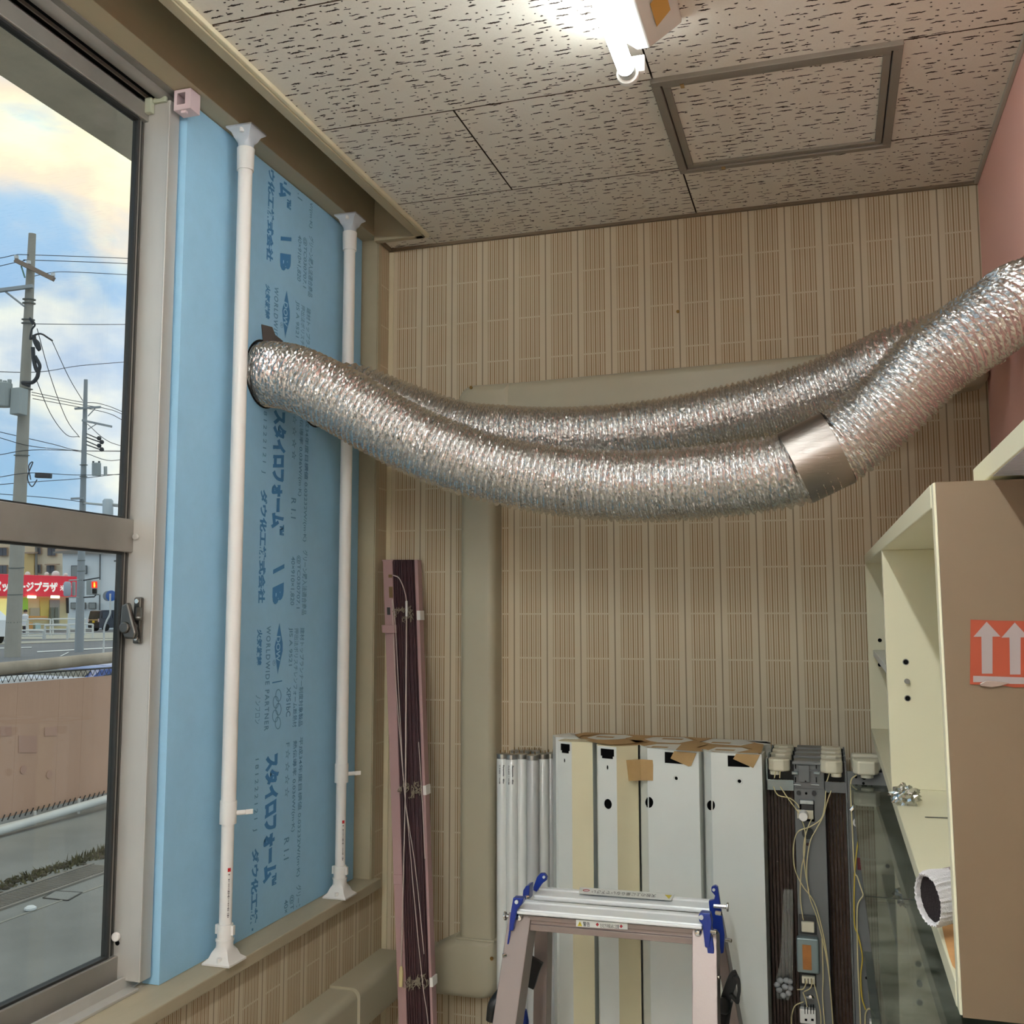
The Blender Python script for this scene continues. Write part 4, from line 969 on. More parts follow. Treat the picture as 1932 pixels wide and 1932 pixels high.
for pts in ([(1459, 1484), (1468, 1500), (1490, 1506), (1503, 1516), (1508, 1524)], [(1472, 1484), (1486, 1505), (1500, 1524), (1510, 1540), (1519, 1570), (1518, 1610), (1512, 1640), (1510, 1690), (1514, 1726), (1516, 1736)],
            [(1558, 1492), (1556, 1520), (1549, 1545), (1528, 1560), (1505, 1570), (1497, 1600), (1500, 1640), (1515, 1672), (1535, 1700), (1548, 1740), (1560, 1800), (1567, 1870), (1572, 1940)],
            [(1568, 1492), (1560, 1515), (1553, 1540), (1540, 1565), (1528, 1590), (1522, 1640), (1527, 1690), (1541, 1730), (1556, 1790), (1566, 1850)],
            [(1531, 1546), (1523, 1565), (1516, 1600), (1520, 1650), (1526, 1680)], [(1504, 1867), (1515, 1866), (1520, 1858), (1521, 1850)], [(1517, 1871), (1529, 1864), (1532, 1854), (1532, 1848)],
            [(1536, 1856), (1542, 1880), (1548, 1910), (1549, 1940)], [(1516, 1890), (1500, 1898), (1494, 1915), (1493, 1940)], [(1515, 1872), (1520, 1886), (1523, 1900)], [(1551, 1770), (1553, 1840), (1552, 1880), (1556, 1935)],
            [(1461, 1468), (1464, 1452)], [(1471, 1468), (1472, 1452)], [(1560, 1474), (1566, 1456)]):
    wire(pts, Yw, WIRE)
MB().sphere(tuple(ony(1529, 1881, 2.45)), .008, 10, (1.3, .6, .6)).build('foil_scrap', CHROME, front)
# third base at the right with one socket
rb = thing('fixture_base', 'right-hand grey fixture base with a single ivory socket and yellow wires, beside the glass case', 'lamp fixture', (.085, 2.5, FZ), 'grey fixture bases stacked against the wall')
x3a, x3b = ony(1606, 1700, 2.48).x, .142
MB().box(x3a, x3b, 2.480, 2.484, FZ, -.345).box(x3a-.004, x3a, 2.475, 2.52, FZ, -.345).box(x3b-.002, x3b, 2.48, 2.52, FZ, -.345).build('spine', GREYM, rb, bevel=.0012)
sp3 = ony(1632, 1449, 2.455)
q = MB().prism([(sp3.x-.026, 2.478, sp3.z-.014), (sp3.x+.024, 2.478, sp3.z-.014), (sp3.x+.030, 2.458, sp3.z-.014), (sp3.x+.02, 2.442, sp3.z-.014), (sp3.x-.016, 2.442, sp3.z-.014), (sp3.x-.026, 2.458, sp3.z-.014)], (0, 0, .030))
so3 = q.build('socket', SOCK, rb, bevel=.004); MB().cyl((sp3.x+.004, 2.462, sp3.z-.022), (sp3.x+.004, 2.462, sp3.z-.014), .014, 18).build('socket_ring', SOCK, so3, bevel=.001)
for x, y, r_ in ((1615, 1466, .003), (1630, 1466, .006), (1644, 1467, .002), (1629, 1478, .003), (1654, 1791, .002), (1655, 1811, .002), (1635, 1845, .003)):
    p = ony(x, y, 2.48); MB().cyl((p.x, 2.4805, p.z), (p.x, 2.479, p.z), r_, 12).build('screw_hole', BLACK, rb)
for pts, m_ in (([(1616, 1462), (1606, 1472), (1605, 1500), (1608, 1560), (1612, 1640), (1618, 1655), (1626, 1680), (1628, 1690), (1619, 1705), (1617, 1730), (1618, 1800), (1621, 1870), (1624, 1940)], WIRE),
                ([(1620, 1580), (1616, 1610), (1612, 1660), (1612, 1740), (1619, 1765), (1627, 1805), (1624, 1840), (1626, 1880), (1633, 1905)], WIREY), ([(1632, 1935), (1633, 1912), (1640, 1903), (1647, 1912), (1652, 1922)], WIRE)):
    wire(pts, 2.462, m_, .0016, par=rb)
def rpl(name, x0, x1, y0, y1, m_, d): return gpl(name, x0, x1, y0, y1, m_, d, Y=2.48, par=rb)
rpl('terminal_block', 1640, 1660, 1921, 1960, WHITEP, .02)
rpl('red_mark', 1617, 1631, 1618, 1642, mat('dark_red_paint', (96, 30, 34), .5), .001)
a = ony(1618, 1552, 2.47); MB().cyl(tuple(ony(1606, 1530, 2.462)), tuple(ony(1624, 1508, 2.462)), .006, 12).build('clip_spring', CHROME, rb)
MB().tube(bez([ony(x, y, 2.462) for x, y in ((1622, 1538), (1612, 1548), (1612, 1556), (1620, 1558), (1621, 1540))], 6), .0022, 8).build('clip_loop', WHITEP, rb, smooth=True)
for k, lab in enumerate(('grey fixture base just behind the right-hand one', 'rearmost grey fixture base on the right, against the wallpaper')):
    Y = 2.60+k*.09; t = thing('fixture_base', lab, 'lamp fixture', (.09, Y, FZ), 'grey fixture bases stacked against the wall')
    MB().box(.045, .15, Y, Y+.03, FZ, -.335).build('spine', GREYM, t, bevel=.0015)
    MB().box(.040, .105, Y-.03, Y-.001, -.355, -.328).build('socket', SOCK, t, bevel=.006)
for k, (x0, x1, Y, lab) in enumerate(((.153, .25, 2.56, 'grey fixture base seen through the dusty glass, right of the single-socket one'), (.258, .37, 2.60, 'grey fixture base farthest right, mostly hidden behind the cream shelf unit'))):
    t = thing('fixture_base', lab, 'lamp fixture', ((x0+x1)/2, Y, FZ), 'grey fixture bases stacked against the wall')
    MB().box(x0, x1, Y, Y+.004, FZ, -.36).box(x0, x0+.003, Y-.03, Y, FZ, -.36).box(x1-.003, x1, Y-.03, Y, FZ, -.36).build('spine', GREYM, t, bevel=.0012)
    MB().box(x0+.02, x1-.02, Y-.03, Y-.001, -.42, -.385).build('socket', BLACKP, t, bevel=.004)
    MB().box(x0+.012, x1-.012, Y-.012, Y-.001, -1.0, -.80).build('ballast_case', DARKM, t, bevel=.003)
# dark folded blind behind the grey bases
b2 = thing('venetian_blind', 'dark brown folded blind standing behind the grey fixture bases', 'blind', (-.06, 2.72, FZ))
for k in range(24):
    x = -.150+k*.0076; MB().box(x, x+.0052, 2.515+(0 if (x < gx[1]-.008 or x > gx[2]+.002) and x < .030 else .05)*1, 2.56+.0, FZ, -.47).build('slat', DKBROWN, b2) if False else MB().box(x, x+.0052, 2.522, 2.548, FZ, -.40).build('slat', DKBROWN, b2)
# clear bag of white caps hanging in front of it
bg_ = thing('plastic_bag', 'clear plastic bag holding small white caps, hanging left of the grey spine', 'bag', (-.125, 2.5, -.8))
q = MB(); P_ = [ony(x, y, 2.492) for x, y in ((1478, 1680), (1496, 1680), (1496, 1860), (1488, 1888), (1466, 1884), (1462, 1856), (1472, 1815))]; q.prism(P_, (0, .012, 0))
q.build('bag_film', glass('clear_film', (225, 228, 228), .08, .25), bg_, smooth=False)
for k, (x, y) in enumerate(((1472, 1850), (1481, 1862), (1470, 1868), (1488, 1874), (1478, 1878), (1491, 1864), (1466, 1858), (1484, 1850), (1490, 1852))):
    MB().sphere(tuple(ony(x, y, 2.486)), .0075, 10, (1, .8, .9)).build('white_cap', mat('soft_white', (160, 160, 160), .5), bg_, smooth=True)

# ------------------------------------------------------------------ step ladder
ld = thing('stepladder', 'folding aluminium stepladder with blue steel hinges and two ribbed top rails', 'ladder', (-.43, 2.15, FZ))
def rail(name, x0, x1, y0, y1, zt_, hgt, lift=0):
    q = MB(); prof = [(y0, zt_-.008), (y0, zt_-.003), (y0+.005, zt_-.003), (y0+.006, zt_), (y1-.020, zt_+.001), (y1-.016, zt_+.004), (y1-.002, zt_+.004), (y1, zt_), (y1, zt_-hgt*.4), (y0+.012, zt_-hgt*.4), (y0+.012, zt_-.010), (y0+.004, zt_-.010)]
    a = [Vector((x0[0], y, z+x0[1])) for y, z in prof]; b = [Vector((x1[0], y, z+x1[1])) for y, z in prof]
    return q.loft([a, b]).build(name, LADTOP, ld, bevel=.0008)
A0, A1 = ony(975, 1716, 2.07), ony(1324, 1745, 2.07)
B0_, B1_ = ony(1006, 1690, 2.20), ony(1345, 1716, 2.20)
rail('front_tread', (A0.x, 0), (A1.x, A1.z-A0.z), 2.07, 2.135, A0.z, .03)
rail('rear_tread', (B0_.x, 0), (B1_.x, B1_.z-B0_.z), 2.20, 2.265, B0_.z, .03)
q = MB(); q.hexa([Vector((x, y, z)) for z in (B0_.z-.055, B0_.z-.012) for x, y in ((B0_.x+.02, 2.212), (B1_.x-.01, 2.212), (B1_.x-.01, 2.25), (B0_.x+.02, 2.25))]).build('gap_shade_rail', mat('shaded_aluminium', (92, 84, 74), .6), ld, bevel=.001)  # rail added in a dark colour to paint the shade between the treads
def channel(name, a, b, w, d, m_=LADDER, axis=(1, 0, 0)):    # u-shaped leg, open to the rear
    q = MB(); t = (Vector(b)-Vector(a)).normalized(); r = Vector(axis); r = (r-t*r.dot(t)).normalized(); f = r.cross(t); 
    if f.y > 0: f = -f
    a = Vector(a); b = Vector(b); th = .003
    prof = [(-w/2, 0), (w/2, 0), (w/2, d), (w/2-th, d), (w/2-th, th), (-w/2+th, th), (-w/2+th, d), (-w/2, d)]
    R1 = [a+r*u-f*v for u, v in prof]; R2 = [b+r*u-f*v for u, v in prof]
    if (R1[1]-R1[0]).cross(R1[2]-R1[1]).dot(b-a) > 0: R1, R2 = R2, R1
    return q.loft([R1, R2]).build(name, m_, ld, bevel=.0015)
fl = ony(981, 1724, 2.085); fr_ = ony(1329, 1752, 2.085)
def foot(p, x2, y2, Y2):     # extend a leg from p through the picture point to the floor
    d = ony(x2, y2, Y2)-p; return p+d*((FZ-p.z)/d.z)
channel('front_leg', fl, foot(fl, 951, 1932, 2.02), .048, .055)
channel('front_leg', fr_, foot(fr_, 1330, 1932, 2.02), .048, .055)
bl_, br_ = ony(1021, 1740, 2.24), ony(1350, 1740, 2.24)
channel('rear_leg', bl_, foot(bl_, 1018, 1932, 2.262), .030, .045)
channel('rear_leg', br_, foot(br_, 1385, 1932, 2.262), .022, .045)
cr0, cr1 = ony(996, 1740, 2.083), ony(1308, 1766, 2.083)
q = MB(); prof = [(2.083, .013), (2.083, .004), (2.087, .003), (2.087, -.003), (2.083, -.004), (2.083, -.016), (2.12, -.022), (2.12, .013)]
q.loft([[Vector((cr0.x, y, cr0.z+z)) for y, z in prof], [Vector((cr1.x, y, cr1.z+z)) for y, z in prof]]).build('cross_rail', LADDER, ld, bevel=.0008)
for (x, y) in ((980, 1731), (1317, 1760)):
    p = ony(x, y, 2.08); MB().lathe((p.x, 2.083, p.z), [(.001, -.009), (.005, -.008), (.0075, -.003), (.0078, 0)], 18, 'y').build('rivet', CHROME, ld, smooth=True)
def blade(name, px, Y, th=.006): q = MB(); poly_y(q, px, Y, th); return q.build(name, BLUEM, ld, bevel=.0012)
h1 = blade('hinge_plate', [(968, 1694), (988, 1695), (985, 1705), (975, 1717), (968, 1756), (960, 1756), (962, 1730)], 2.066, .02)
blade('hinge_arm', [(960, 1756), (963, 1756), (957, 1806), (955, 1813), (953, 1808)], 2.066)
h2 = blade('hinge_plate', [(992, 1672), (999, 1670), (998, 1697), (990, 1700), (986, 1690), (987, 1680)], 2.15, .03)
blade('lock_lever', [(1006, 1674), (1013, 1655), (1019, 1648), (1027, 1648), (1032, 1655), (1031, 1661), (1023, 1667), (1012, 1683), (1006, 1680)], 2.21, .010)
h3 = blade('hinge_plate', [(1318, 1726), (1322, 1722), (1340, 1724), (1343, 1740), (1338, 1789), (1330, 1787), (1325, 1744), (1319, 1738)], 2.066, .02)
blade('hinge_arm', [(1334, 1788), (1343, 1765), (1347, 1790), (1348, 1850), (1340, 1851)], 2.068, .012)
h4 = blade('hinge_plate', [(1337, 1700), (1347, 1698), (1349, 1690), (1342, 1682), (1342, 1674), (1349, 1671), (1354, 1674), (1363, 1735), (1367, 1765), (1365, 1798), (1360, 1800), (1357, 1780), (1346, 1760), (1339, 1722)], 2.19, .012)
for (x, y, Y, r_) in ((974.5, 1702, 2.064, .004), (1323, 1731, 2.064, .0045), (1026, 1655, 2.208, .003), (1346.5, 1679, 2.188, .003)):
    p = ony(x, y, Y); MB().cyl((p.x, Y+.004, p.z), (p.x, Y-.0015, p.z), r_, 14).build('rivet', mat('white_rivet', (226, 228, 226), .3), ld, bevel=.0005)
for (a, b, Y) in (((975, 1728), (955, 1728), 2.09), ((1346, 1709), (1371, 1711), 2.18)):
    p, q_ = ony(*a, Y), ony(*b, Y); MB().cyl(p, q_, .0042, 14).cyl(q_, q_+(q_-p).normalized()*.004, .009, 20).build('release_pin', CHROME, ld, bevel=.0012)
for (x, y) in ((955, 1802), (1341, 1757), (1347, 1842), (1369, 1773), (1350, 1722), (998, 1693)):
    p = ony(x, y, 2.06 if x != 1369 else 2.18); MB().cyl(p, p+Vector((.012 if x > 1100 else -.006, -.004, 0)), .0042, 12).build('pin', CHROME, ld, bevel=.001)
def sticker(name, px4, Y, th, m_): q = MB(); q.prism([ony(x, y, Y) for x, y in px4], (0, -th, 0)); return q.build(name, m_, ld)
WH = mat('sticker_white', (236, 236, 230), .4); BK_ = mat('sticker_black', (30, 30, 30), .5); RD = mat('sticker_red', (170, 36, 48), .5); YL_ = mat('sticker_yellow', (222, 200, 60), .5)
Ys = 2.0825
sticker('warning_sticker', [(1087, 1735), (1184, 1742.5), (1184, 1754), (1087, 1748)], Ys, .0004, WH)
def mark(name, px, m_): sticker(name, px, Ys-.0005, .0002, m_)
mark('caution_triangle', [(1089.5, 1747), (1098.5, 1747.6), (1094, 1738)], YL_); mark('exclamation', [(1093.4, 1745), (1094.6, 1745), (1094.6, 1741), (1093.4, 1741)], BK_)
for cx_ in (1127, 1172): mark('red_arrow', [(cx_-3.2, 1744.2 if cx_ < 1150 else 1747.6), (cx_, 1740.6 if cx_ < 1150 else 1744), (cx_+3.2, 1744.4 if cx_ < 1150 else 1747.8), (cx_, 1748 if cx_ < 1150 else 1751.4)], RD)
for s_, x0, x1, y0, y1 in (('警告', 1100, 1113, 1747.6, 1738.8), ('左右方向転倒に注意', 1132, 1168, 1750, 1742)):
    a, b, c = ony(x0, y0, Ys-.0006), ony(x1, y0+(x1-x0)*.075, Ys-.0006), ony(x0, y1, Ys-.0006)
    q = MB(); put_text(q, s_, a, b-a, (0, 0, 1), (b-a).length, (c-a).length, .01); q.build('sticker_text', BK_, ld)
# upside-down label on the rear tread
zt_ = B0_.z; sl_ = (B1_.z-B0_.z)/(B1_.x-B0_.x)
def onr(x, y, dz=.0052):
    p = onz(x, y, zt_+dz)
    for _ in range(4): p = onz(x, y, zt_+dz+(p.x-B0_.x)*sl_)
    return p
q = MB(); q.prism([onr(1094, 1674), onr(1273, 1687), onr(1266, 1699), onr(1092, 1686)], (0, 0, .0004)); q.build('caution_sticker', WH, ld)
a, b, c = onr(1238, 1687, .0060), onr(1118, 1679, .0060), onr(1236, 1695, .0060)
q = MB(); put_text(q, '天板の上に乗らないで下さい', a, b-a, c-a, (b-a).length, (c-a).length*.8, .0); q.build('sticker_text', BK_, ld)
q = MB(); p = onr(1106, 1680, .006); q.tube([p+Vector((.007*math.cos(k*math.pi/8), .007*math.sin(k*math.pi/8), 0)) for k in range(17)], .0007, 5, cap=False); q.build('prohibition_ring', RD, ld)
q = MB(); q.add([onr(1254, 1688, .006), onr(1268, 1689, .006), onr(1262, 1696, .006)], [(0, 1, 2)]); q.build('caution_triangle', YL_, ld)
# black straps hanging on the ladder
sg = thing('carry_strap', 'black webbing strap and hooks hung over the ladder side nearest the right', 'strap', (-.2, 2.2, -.75))
def strap(pts, Y, w, name, par, th=.006):
    P_ = bez([ony(x, y, Y) for x, y in pts], 6); q = MB(); rings = []
    for i, p in enumerate(P_):
        t_ = (P_[min(i+1, len(P_)-1)]-P_[max(i-1, 0)]).normalized(); n_ = t_.cross(Vector((0, 1, 0))).normalized()
        rings.append([p+n_*w/2, p-n_*w/2, p-n_*w/2+Vector((0, th, 0)), p+n_*w/2+Vector((0, th, 0))])
    return q.loft(rings).build(name, BLACKP, par, bevel=.001)
strap([(1352, 1945), (1363, 1905), (1375, 1868), (1384, 1846), (1391, 1842)], 2.16, .020, 'webbing', sg, .012)
strap([(1384, 1845), (1392, 1850), (1394, 1870), (1392, 1885), (1391, 1892), (1380, 1880), (1377, 1877)], 2.15, .006, 'hook', sg, .012)
strap([(1368, 1945), (1373, 1910), (1377, 1890)], 2.17, .012, 'webbing', sg, .01)
MB().sphere(tuple(ony(1366, 1898, 2.15)), .014, 12, (1, .8, 1.2)).build('buckle', BLACKP, sg, smooth=True)
s2 = thing('black_strap', 'black strap end bulging out left of the ladder leg', 'strap', (-.7, 2.1, -.8))
q = MB(); q.tube(bez([ony(946, 1862, 2.12), ony(940, 1880, 2.11), ony(931, 1900, 2.10), ony(928, 1925, 2.10)], 6), [.003]+[.004+.009*math.sin(min(1, k/14)*math.pi*.62) for k in range(1, 19)], 14); q.build('strap_end', BLACKP, s2, smooth=True)
strap([(1012, 1812), (1004, 1830), (998, 1850), (994, 1862)], 2.2, .030, 'webbing', s2, .012)
s3 = thing('blue_cord', 'blue sleeve seen between the ladder legs at the lower left', 'cord', (-.64, 2.2, -.85))
MB().tube([ony(989, 1905, 2.2), ony(990, 1925, 2.2), ony(989, 1990, 2.2)], [.006, .009, .009], 12).build('sleeve', BLUEM, s3, smooth=True)

# ------------------------------------------------------------------ cream shelf unit on the glass case
su = thing('shelf_unit', 'long cream open shelf unit along the pink wall, brown end panel with arrow sticker', 'shelf unit', (.24, 1.9, -.34))
T0, B0c, T1, B1c = ony(1758.5, 910, 1.0), ony(1810, 1919, 1.0), ony(1631, 1047, 2.80), ony(1643, 1389, 2.80)
B1c.x = T1.x = (B1c.x+T1.x)/2
SD = .295
def cab(u, v, w=0):          # u 0..1 away from the camera, v 0..1 up, w metres in from the open front
    a = B0c.lerp(B1c, u); b = T0.lerp(T1, u); return a.lerp(b, v)+Vector((w, 0, 0))
def cabbox(name, u0, u1, v0, v1, w0, w1, m_, par=None, bevel=.0012, **kw):
    p = [cab(u0, v0, w0), cab(u0, v0, w1), cab(u1, v0, w1), cab(u1, v0, w0), cab(u0, v1, w0), cab(u0, v1, w1), cab(u1, v1, w1), cab(u1, v1, w0)]
    return MB().hexa(p).build(name, m_, par or su, bevel=bevel, **kw)
tv = .0225/.465; tu = .022/1.8
cabbox('end_panel', .002, tu, 0, 1, 0.0008, SD, CREAM, label='near end panel')
cabbox('veneer', 0, .0019, .0, 1, .003, SD, BROWNP, bevel=0, label='brown outer face of the near end panel')
cabbox('top_board', tu, 1-tu, 1-tv, 1, 0, SD, CREAM)
cabbox('bottom_board', tu, 1-tu, 0, tv, 0, SD, CREAM)
cabbox('end_panel', 1-tu, 1, 0, 1, 0, SD, CREAM)
cabbox('back_board', tu, 1-tu, tv, 1-tv, SD-.006, SD, CREAM)
ud = .528
dv = cabbox('divider', ud, ud+tu, tv, 1-tv, .001, SD-.006, CREAM)
cabbox('shelf', ud+tu, 1-tu, .44, .475, .012, SD-.006, WHITEM)
yd = cab(ud, .5).y
for x, y in ((1709, 1249), (1712.5, 1317.5)):
    p = ony(x, y, yd-.0006); q = MB(); n_ = 20
    q.lathe((p.x, p.y, p.z), [(.0034, -.0008), (.0052, -.0008), (.0056, .0006)], n_, 'y'); q.build('peg_hole', ALU_D, dv)
    MB().cyl((p.x, p.y-.0009, p.z), (p.x, p.y-.0012, p.z), .0042, 18).build('hole_bottom', BLACK, dv)
p = ony(1711, 1285, yd-.0006); MB().cyl((p.x, p.y, p.z), (p.x, p.y-.012, p.z), .0045, 18).build('peg', ALU_D, dv, bevel=.0006)
for x, y in ((1660, 1208), (1660, 1254)):
    p = ony(x, y, cab(1-tu, .5).y-.001); MB().cyl((p.x, p.y, p.z), (p.x, p.y-.0008, p.z), .005, 14).build('peg_hole', BLACK, su)
# joint line and torn laminate on the bottom board
def onb(x, y, dz=.0006):
    p = onz(x, y, -.30)
    for _ in range(8):
        u = (p.y-B0c.y)/(B1c.y-B0c.y); p = onz(x, y, cab(u, tv).z+dz)
    return p
MB().prism([onb(1745, 1541), onb(1790, 1542.5), onb(1790, 1544), onb(1745, 1542.3)], (0, 0, .0002)).build('joint_line', DARKM, su)
MB().prism([onb(1777, 1712), onb(1776, 1742), onb(1783, 1775), onb(1791, 1805), onb(1797, 1822), onb(1812, 1840), onb(1812, 1700)], (0, 0, .0002)).build('torn_patch', mat('bare_chipboard', (206, 152, 96), .8, var=.1, vscale=60), su, label='bare tan board where the cream surface is torn off')
# arrow sticker
ST = MB(); Yst = .9995
def onp(x, y, d=0): return ony(x, y, Yst-.0005-d)
q = MB().prism([onp(*a) for a in ((1831, 1169), (1880, 1171), (1960, 1172), (1960, 1296), (1915, 1297), (1895, 1294), (1862, 1292), (1830, 1291))], (0, -.0003, 0))
sk = q.build('arrow_sticker', mat('orange_red_paper', (150, 60, 32), .5), su, label='orange-red sticker with two pale upward arrows')
LIL = mat('pale_lilac_paper', (150, 137, 135), .5)
for c, yt in ((1861.5, 1173), (1914.5, 1174.5)):
    q = MB(); 
    for pg in ([(c-25, yt+28.5), (c+26, yt+28), (c, yt)], [(c-10, yt+28), (c+11, yt+28), (c+11, yt+98), (c-9, yt+98)]): q.prism([onp(x, y, .0004) for x, y in pg], (0, -.0002, 0))
    q.build('arrow', LIL, sk)
MB().prism([onp(x, y, .0004) for x, y in ((1836, 1275), (1960, 1279), (1960, 1291), (1890, 1290), (1862, 1287), (1836, 1287))], (0, -.0002, 0)).build('arrow_bar', LIL, sk)
MB().prism([onp(x, y, .0007) for x, y in ((1848, 1290), (1860, 1284), (1885, 1286), (1905, 1289), (1885, 1295), (1870, 1297), (1850, 1294))], (0, -.0012, 0)).build('peeled_edge', mat('clear_tape', (150, 130, 118), .25), sk, bevel=.0006)
# board lying on top, overhanging toward the camera
bz = T0.z+.004
pb = thing('loose_board', 'cream board lying on top of the shelf unit and overhanging its brown end', 'board', (.27, .8, bz))
MB().hexa([(.146, .45, bz), (.40, .45, bz), (.40, 1.105, bz), (.1425, 1.105, bz), (.146, .45, bz+.0205), (.40, .45, bz+.0205), (.40, 1.105, bz+.0205), (.1425, 1.105, bz+.0205)]).build('board', CREAM, pb, bevel=.001)
MB().box(.1452, .30, .5, 1.0, bz-.0006, bz+.0211).build('clear_tape', mat('bluish_clear_tape', (206, 212, 224), .2, bump=(40, .5, .003)), pb, label='bluish clear tape wrapped over the board edge')
# crumpled foil
cf = MB(); c = onb(1709, 1518); rr = random.Random(4); rings = []
for i in range(13):
    ph = math.pi*i/12; row = []
    for k in range(26):
        th = k*math.pi/13; d_ = Vector((math.sin(ph)*math.cos(th), math.sin(ph)*math.sin(th), -math.cos(ph)))
        r_ = .55+.75*abs(noise.noise(d_*2.3+Vector((3, 1, 7))))+.5*abs(noise.noise(d_*5.1))+rr.uniform(-.06, .06)
        row.append(c+Vector((d_.x*.025*r_, d_.y*.019*r_, .013+d_.z*.019*r_)))
    rings.append(row)
cf.loft(rings); tag(cf.build('foil_ball', CHROME), 'crumpled ball of aluminium foil on the bottom board of the cream shelf unit', 'foil')
# knitted cuff poking out over the front edge
gl = thing('work_glove', 'white ribbed cuff of a work glove, dark inside, poking over the shelf front', 'glove', (.11, 1.3, -.3))
gc = ony(1750, 1698, 1.13); axd = Vector((.80, .58, .10)).normalized(); ux = Vector((0, 0, 1)); ux = (ux-axd*ux.dot(axd)).normalized(); vx = axd.cross(ux)
def cuff(off, ru, rv, wob=0): 
    o_ = []
    for k in range(120):
        c_, s_ = math.cos(k*math.pi/60), math.sin(k*math.pi/60); n_ = 1+wob*math.cos(k*math.pi/2.0)*.8+(.07*noise.noise(Vector((c_*14, s_*14, off*500)))+.05*noise.noise(Vector((c_*4, s_*4, off*60+3))) if off >= 0 else 0)
        o_.append(gc+axd*off+ux*(ru*.92*c_*n_)+vx*(rv*.92*s_*n_))
    return o_
KN = mat('white_knit', (226, 220, 220), .9, bump=(700, .8, .002)); DKI = mat('dark_knit_lining', (30, 20, 22), .95, bump=(500, .8, .002))
q = MB(); q.loft([cuff(.012, .0250, .0178), cuff(.001, .0258, .0186, .02), cuff(0, .0274, .0200, .03), cuff(.005, .0288, .0212, .04), cuff(.014, .0288, .0212, .04), cuff(.03, .0275, .021, .04)], cap=False); q.build('ribbed_cuff', KN, gl, smooth=True)
q = MB(); q.loft([cuff(.030, .0275, .021, .04), cuff(.06, .027, .023, .03), cuff(.12, .022, .034, .01), cuff(.17, .012, .030)], cap=True); q.build('glove_body', mat('greyish_knit', (150, 132, 128), .9, bump=(500, .8, .002)), gl, smooth=True)
q = MB(); q.loft([cuff(.006, .0256, .0183), cuff(.03, .021, .015), cuff(.06, .018, .014), cuff(.075, .004, .003)], cap=True); q.build('lining', DKI, gl, smooth=True)
for k in range(0): 
    p = gc+axd*.02+ux*(.029+.003*k/4)+vx*(-.012+.006*k); MB().sphere(tuple(p), .006, 8, (1.2, 1, .8)).build('wool_tuft', KN, gl, smooth=True)

# ------------------------------------------------------------------ glass case under the shelf unit
gcase = thing('glass_case', 'dusty glass show case with greenish glass top, under the cream shelf unit', 'show case', (.2, 1.7, FZ))
gz_ = -.372
MB().box(.034, .40, 1.475, 2.43, gz_, gz_+.006).build('glass_top', GLASSG, gcase)
MB().box(.034, .40, .55, 1.470, gz_, gz_+.006).build('glass_top', GLASSG, gcase)
MB().box(.05, .40, .55, .556, FZ+.12, gz_-.001).build('end_glass', GLASSG, gcase)
MB().box(.034, .40, .55, 2.43, FZ, FZ+.12).build('plinth', mat('grey_plinth', (150, 150, 140), .5), gcase, bevel=.002)
MB().box(.05, .39, .56, 2.41, FZ+.50, FZ+.506).build('glass_shelf', GLASSG, gcase)
MB().box(.05, .39, .56, 2.41, FZ+.84, FZ+.846).build('glass_shelf', GLASSG, gcase)
MB().box(.39, .40, .55, 2.43, FZ+.12, gz_-.001).build('back_panel', mat('dull_green_grey_panel', (150, 154, 136), .5, bump=(30, .1)), gcase)
MB().box(.036, .40, 1.4695, 1.4755, gz_-.004, gz_+.0015).build('joint_strip', BLACKP, gcase)
MB().box(.25, .35, 1.02, 1.1, gz_+.0065, gz_+.0285).box(.25, .35, 2.3, 2.38, gz_+.0065, gz_+.0285).build('spacer', BLACKP, gcase)

# ================================================================== outside
GND = -1.66
ASPH = mat('worn_asphalt', (136, 138, 136), .85, bump=(90, .5, .01), var=.22, vscale=.9)
ASPH2 = mat('road_asphalt', (118, 120, 124), .85, bump=(30, .3, .01), var=.08, vscale=.2)
CONC = mat('weathered_concrete', (226, 208, 184), .85, bump=(14, .5, .01), var=.22, vscale=3)
OUTW = mat('outside_plaster', (150, 145, 135), .8)
struct('ground', MB().box(-12, -1.5, -12, 30, GND-.2, GND), ASPH)
struct('trim_9', MB().box(-2.066, -1.46, -4, 5, 1.44, 1.62), CONC, bevel=.004)       # concrete eave over the window
def slab(pts, z, th=.02): q = MB(); q.prism([Vector((x, y, z)) for x, y in pts], (0, 0, th)); return q
# yard details
gr = thing('drain_grate', 'long steel drain grate set in the yard asphalt beyond the weeds', 'drain', (-4.7, 6, GND))
q = MB(); q.box(-4.84, -4.815, 4.4, 6.0, GND, GND+.012).box(-4.60, -4.575, 4.4, 9, GND, GND+.012); q.build('edge_bar', ALU_D, gr)
q = MB(); q.box(-4.815, -4.60, 4.4, 5.98, GND, GND+.005); q.build('grate_bed', mat('grate_steel', (122, 126, 126), .6, .3), gr)
q = MB()
for k in range(64): q.box(-4.80, -4.615, 4.42+k*.0245, 4.43+k*.0245, GND+.005, GND+.010)
q.build('grate_bars', ALU_D, gr, kind='stuff')
q = MB(); rr = random.Random(8)
for k in range(2600):
    y = rr.uniform(4.6, 9.0); x = -4.98+rr.gauss(0, .045); h = rr.uniform(.008, .05)*(1.2 if y > 6 else .8); a = rr.uniform(0, 6.28); w = rr.uniform(.004, .012)
    p = Vector((x, y, GND)); d = Vector((math.cos(a), math.sin(a), 0)); q.add([p-d*w, p+d*w, p+Vector((rr.uniform(-.03, .03), rr.uniform(-.03, .03), h))], [(0, 1, 2)])
o_ = q.build('weeds', mat('dry_weeds', (92, 88, 60), .9, var=.4, vscale=14), kind='stuff'); tag(o_, 'strip of dry brownish green weeds along the yard joint', 'weeds')
q = MB()
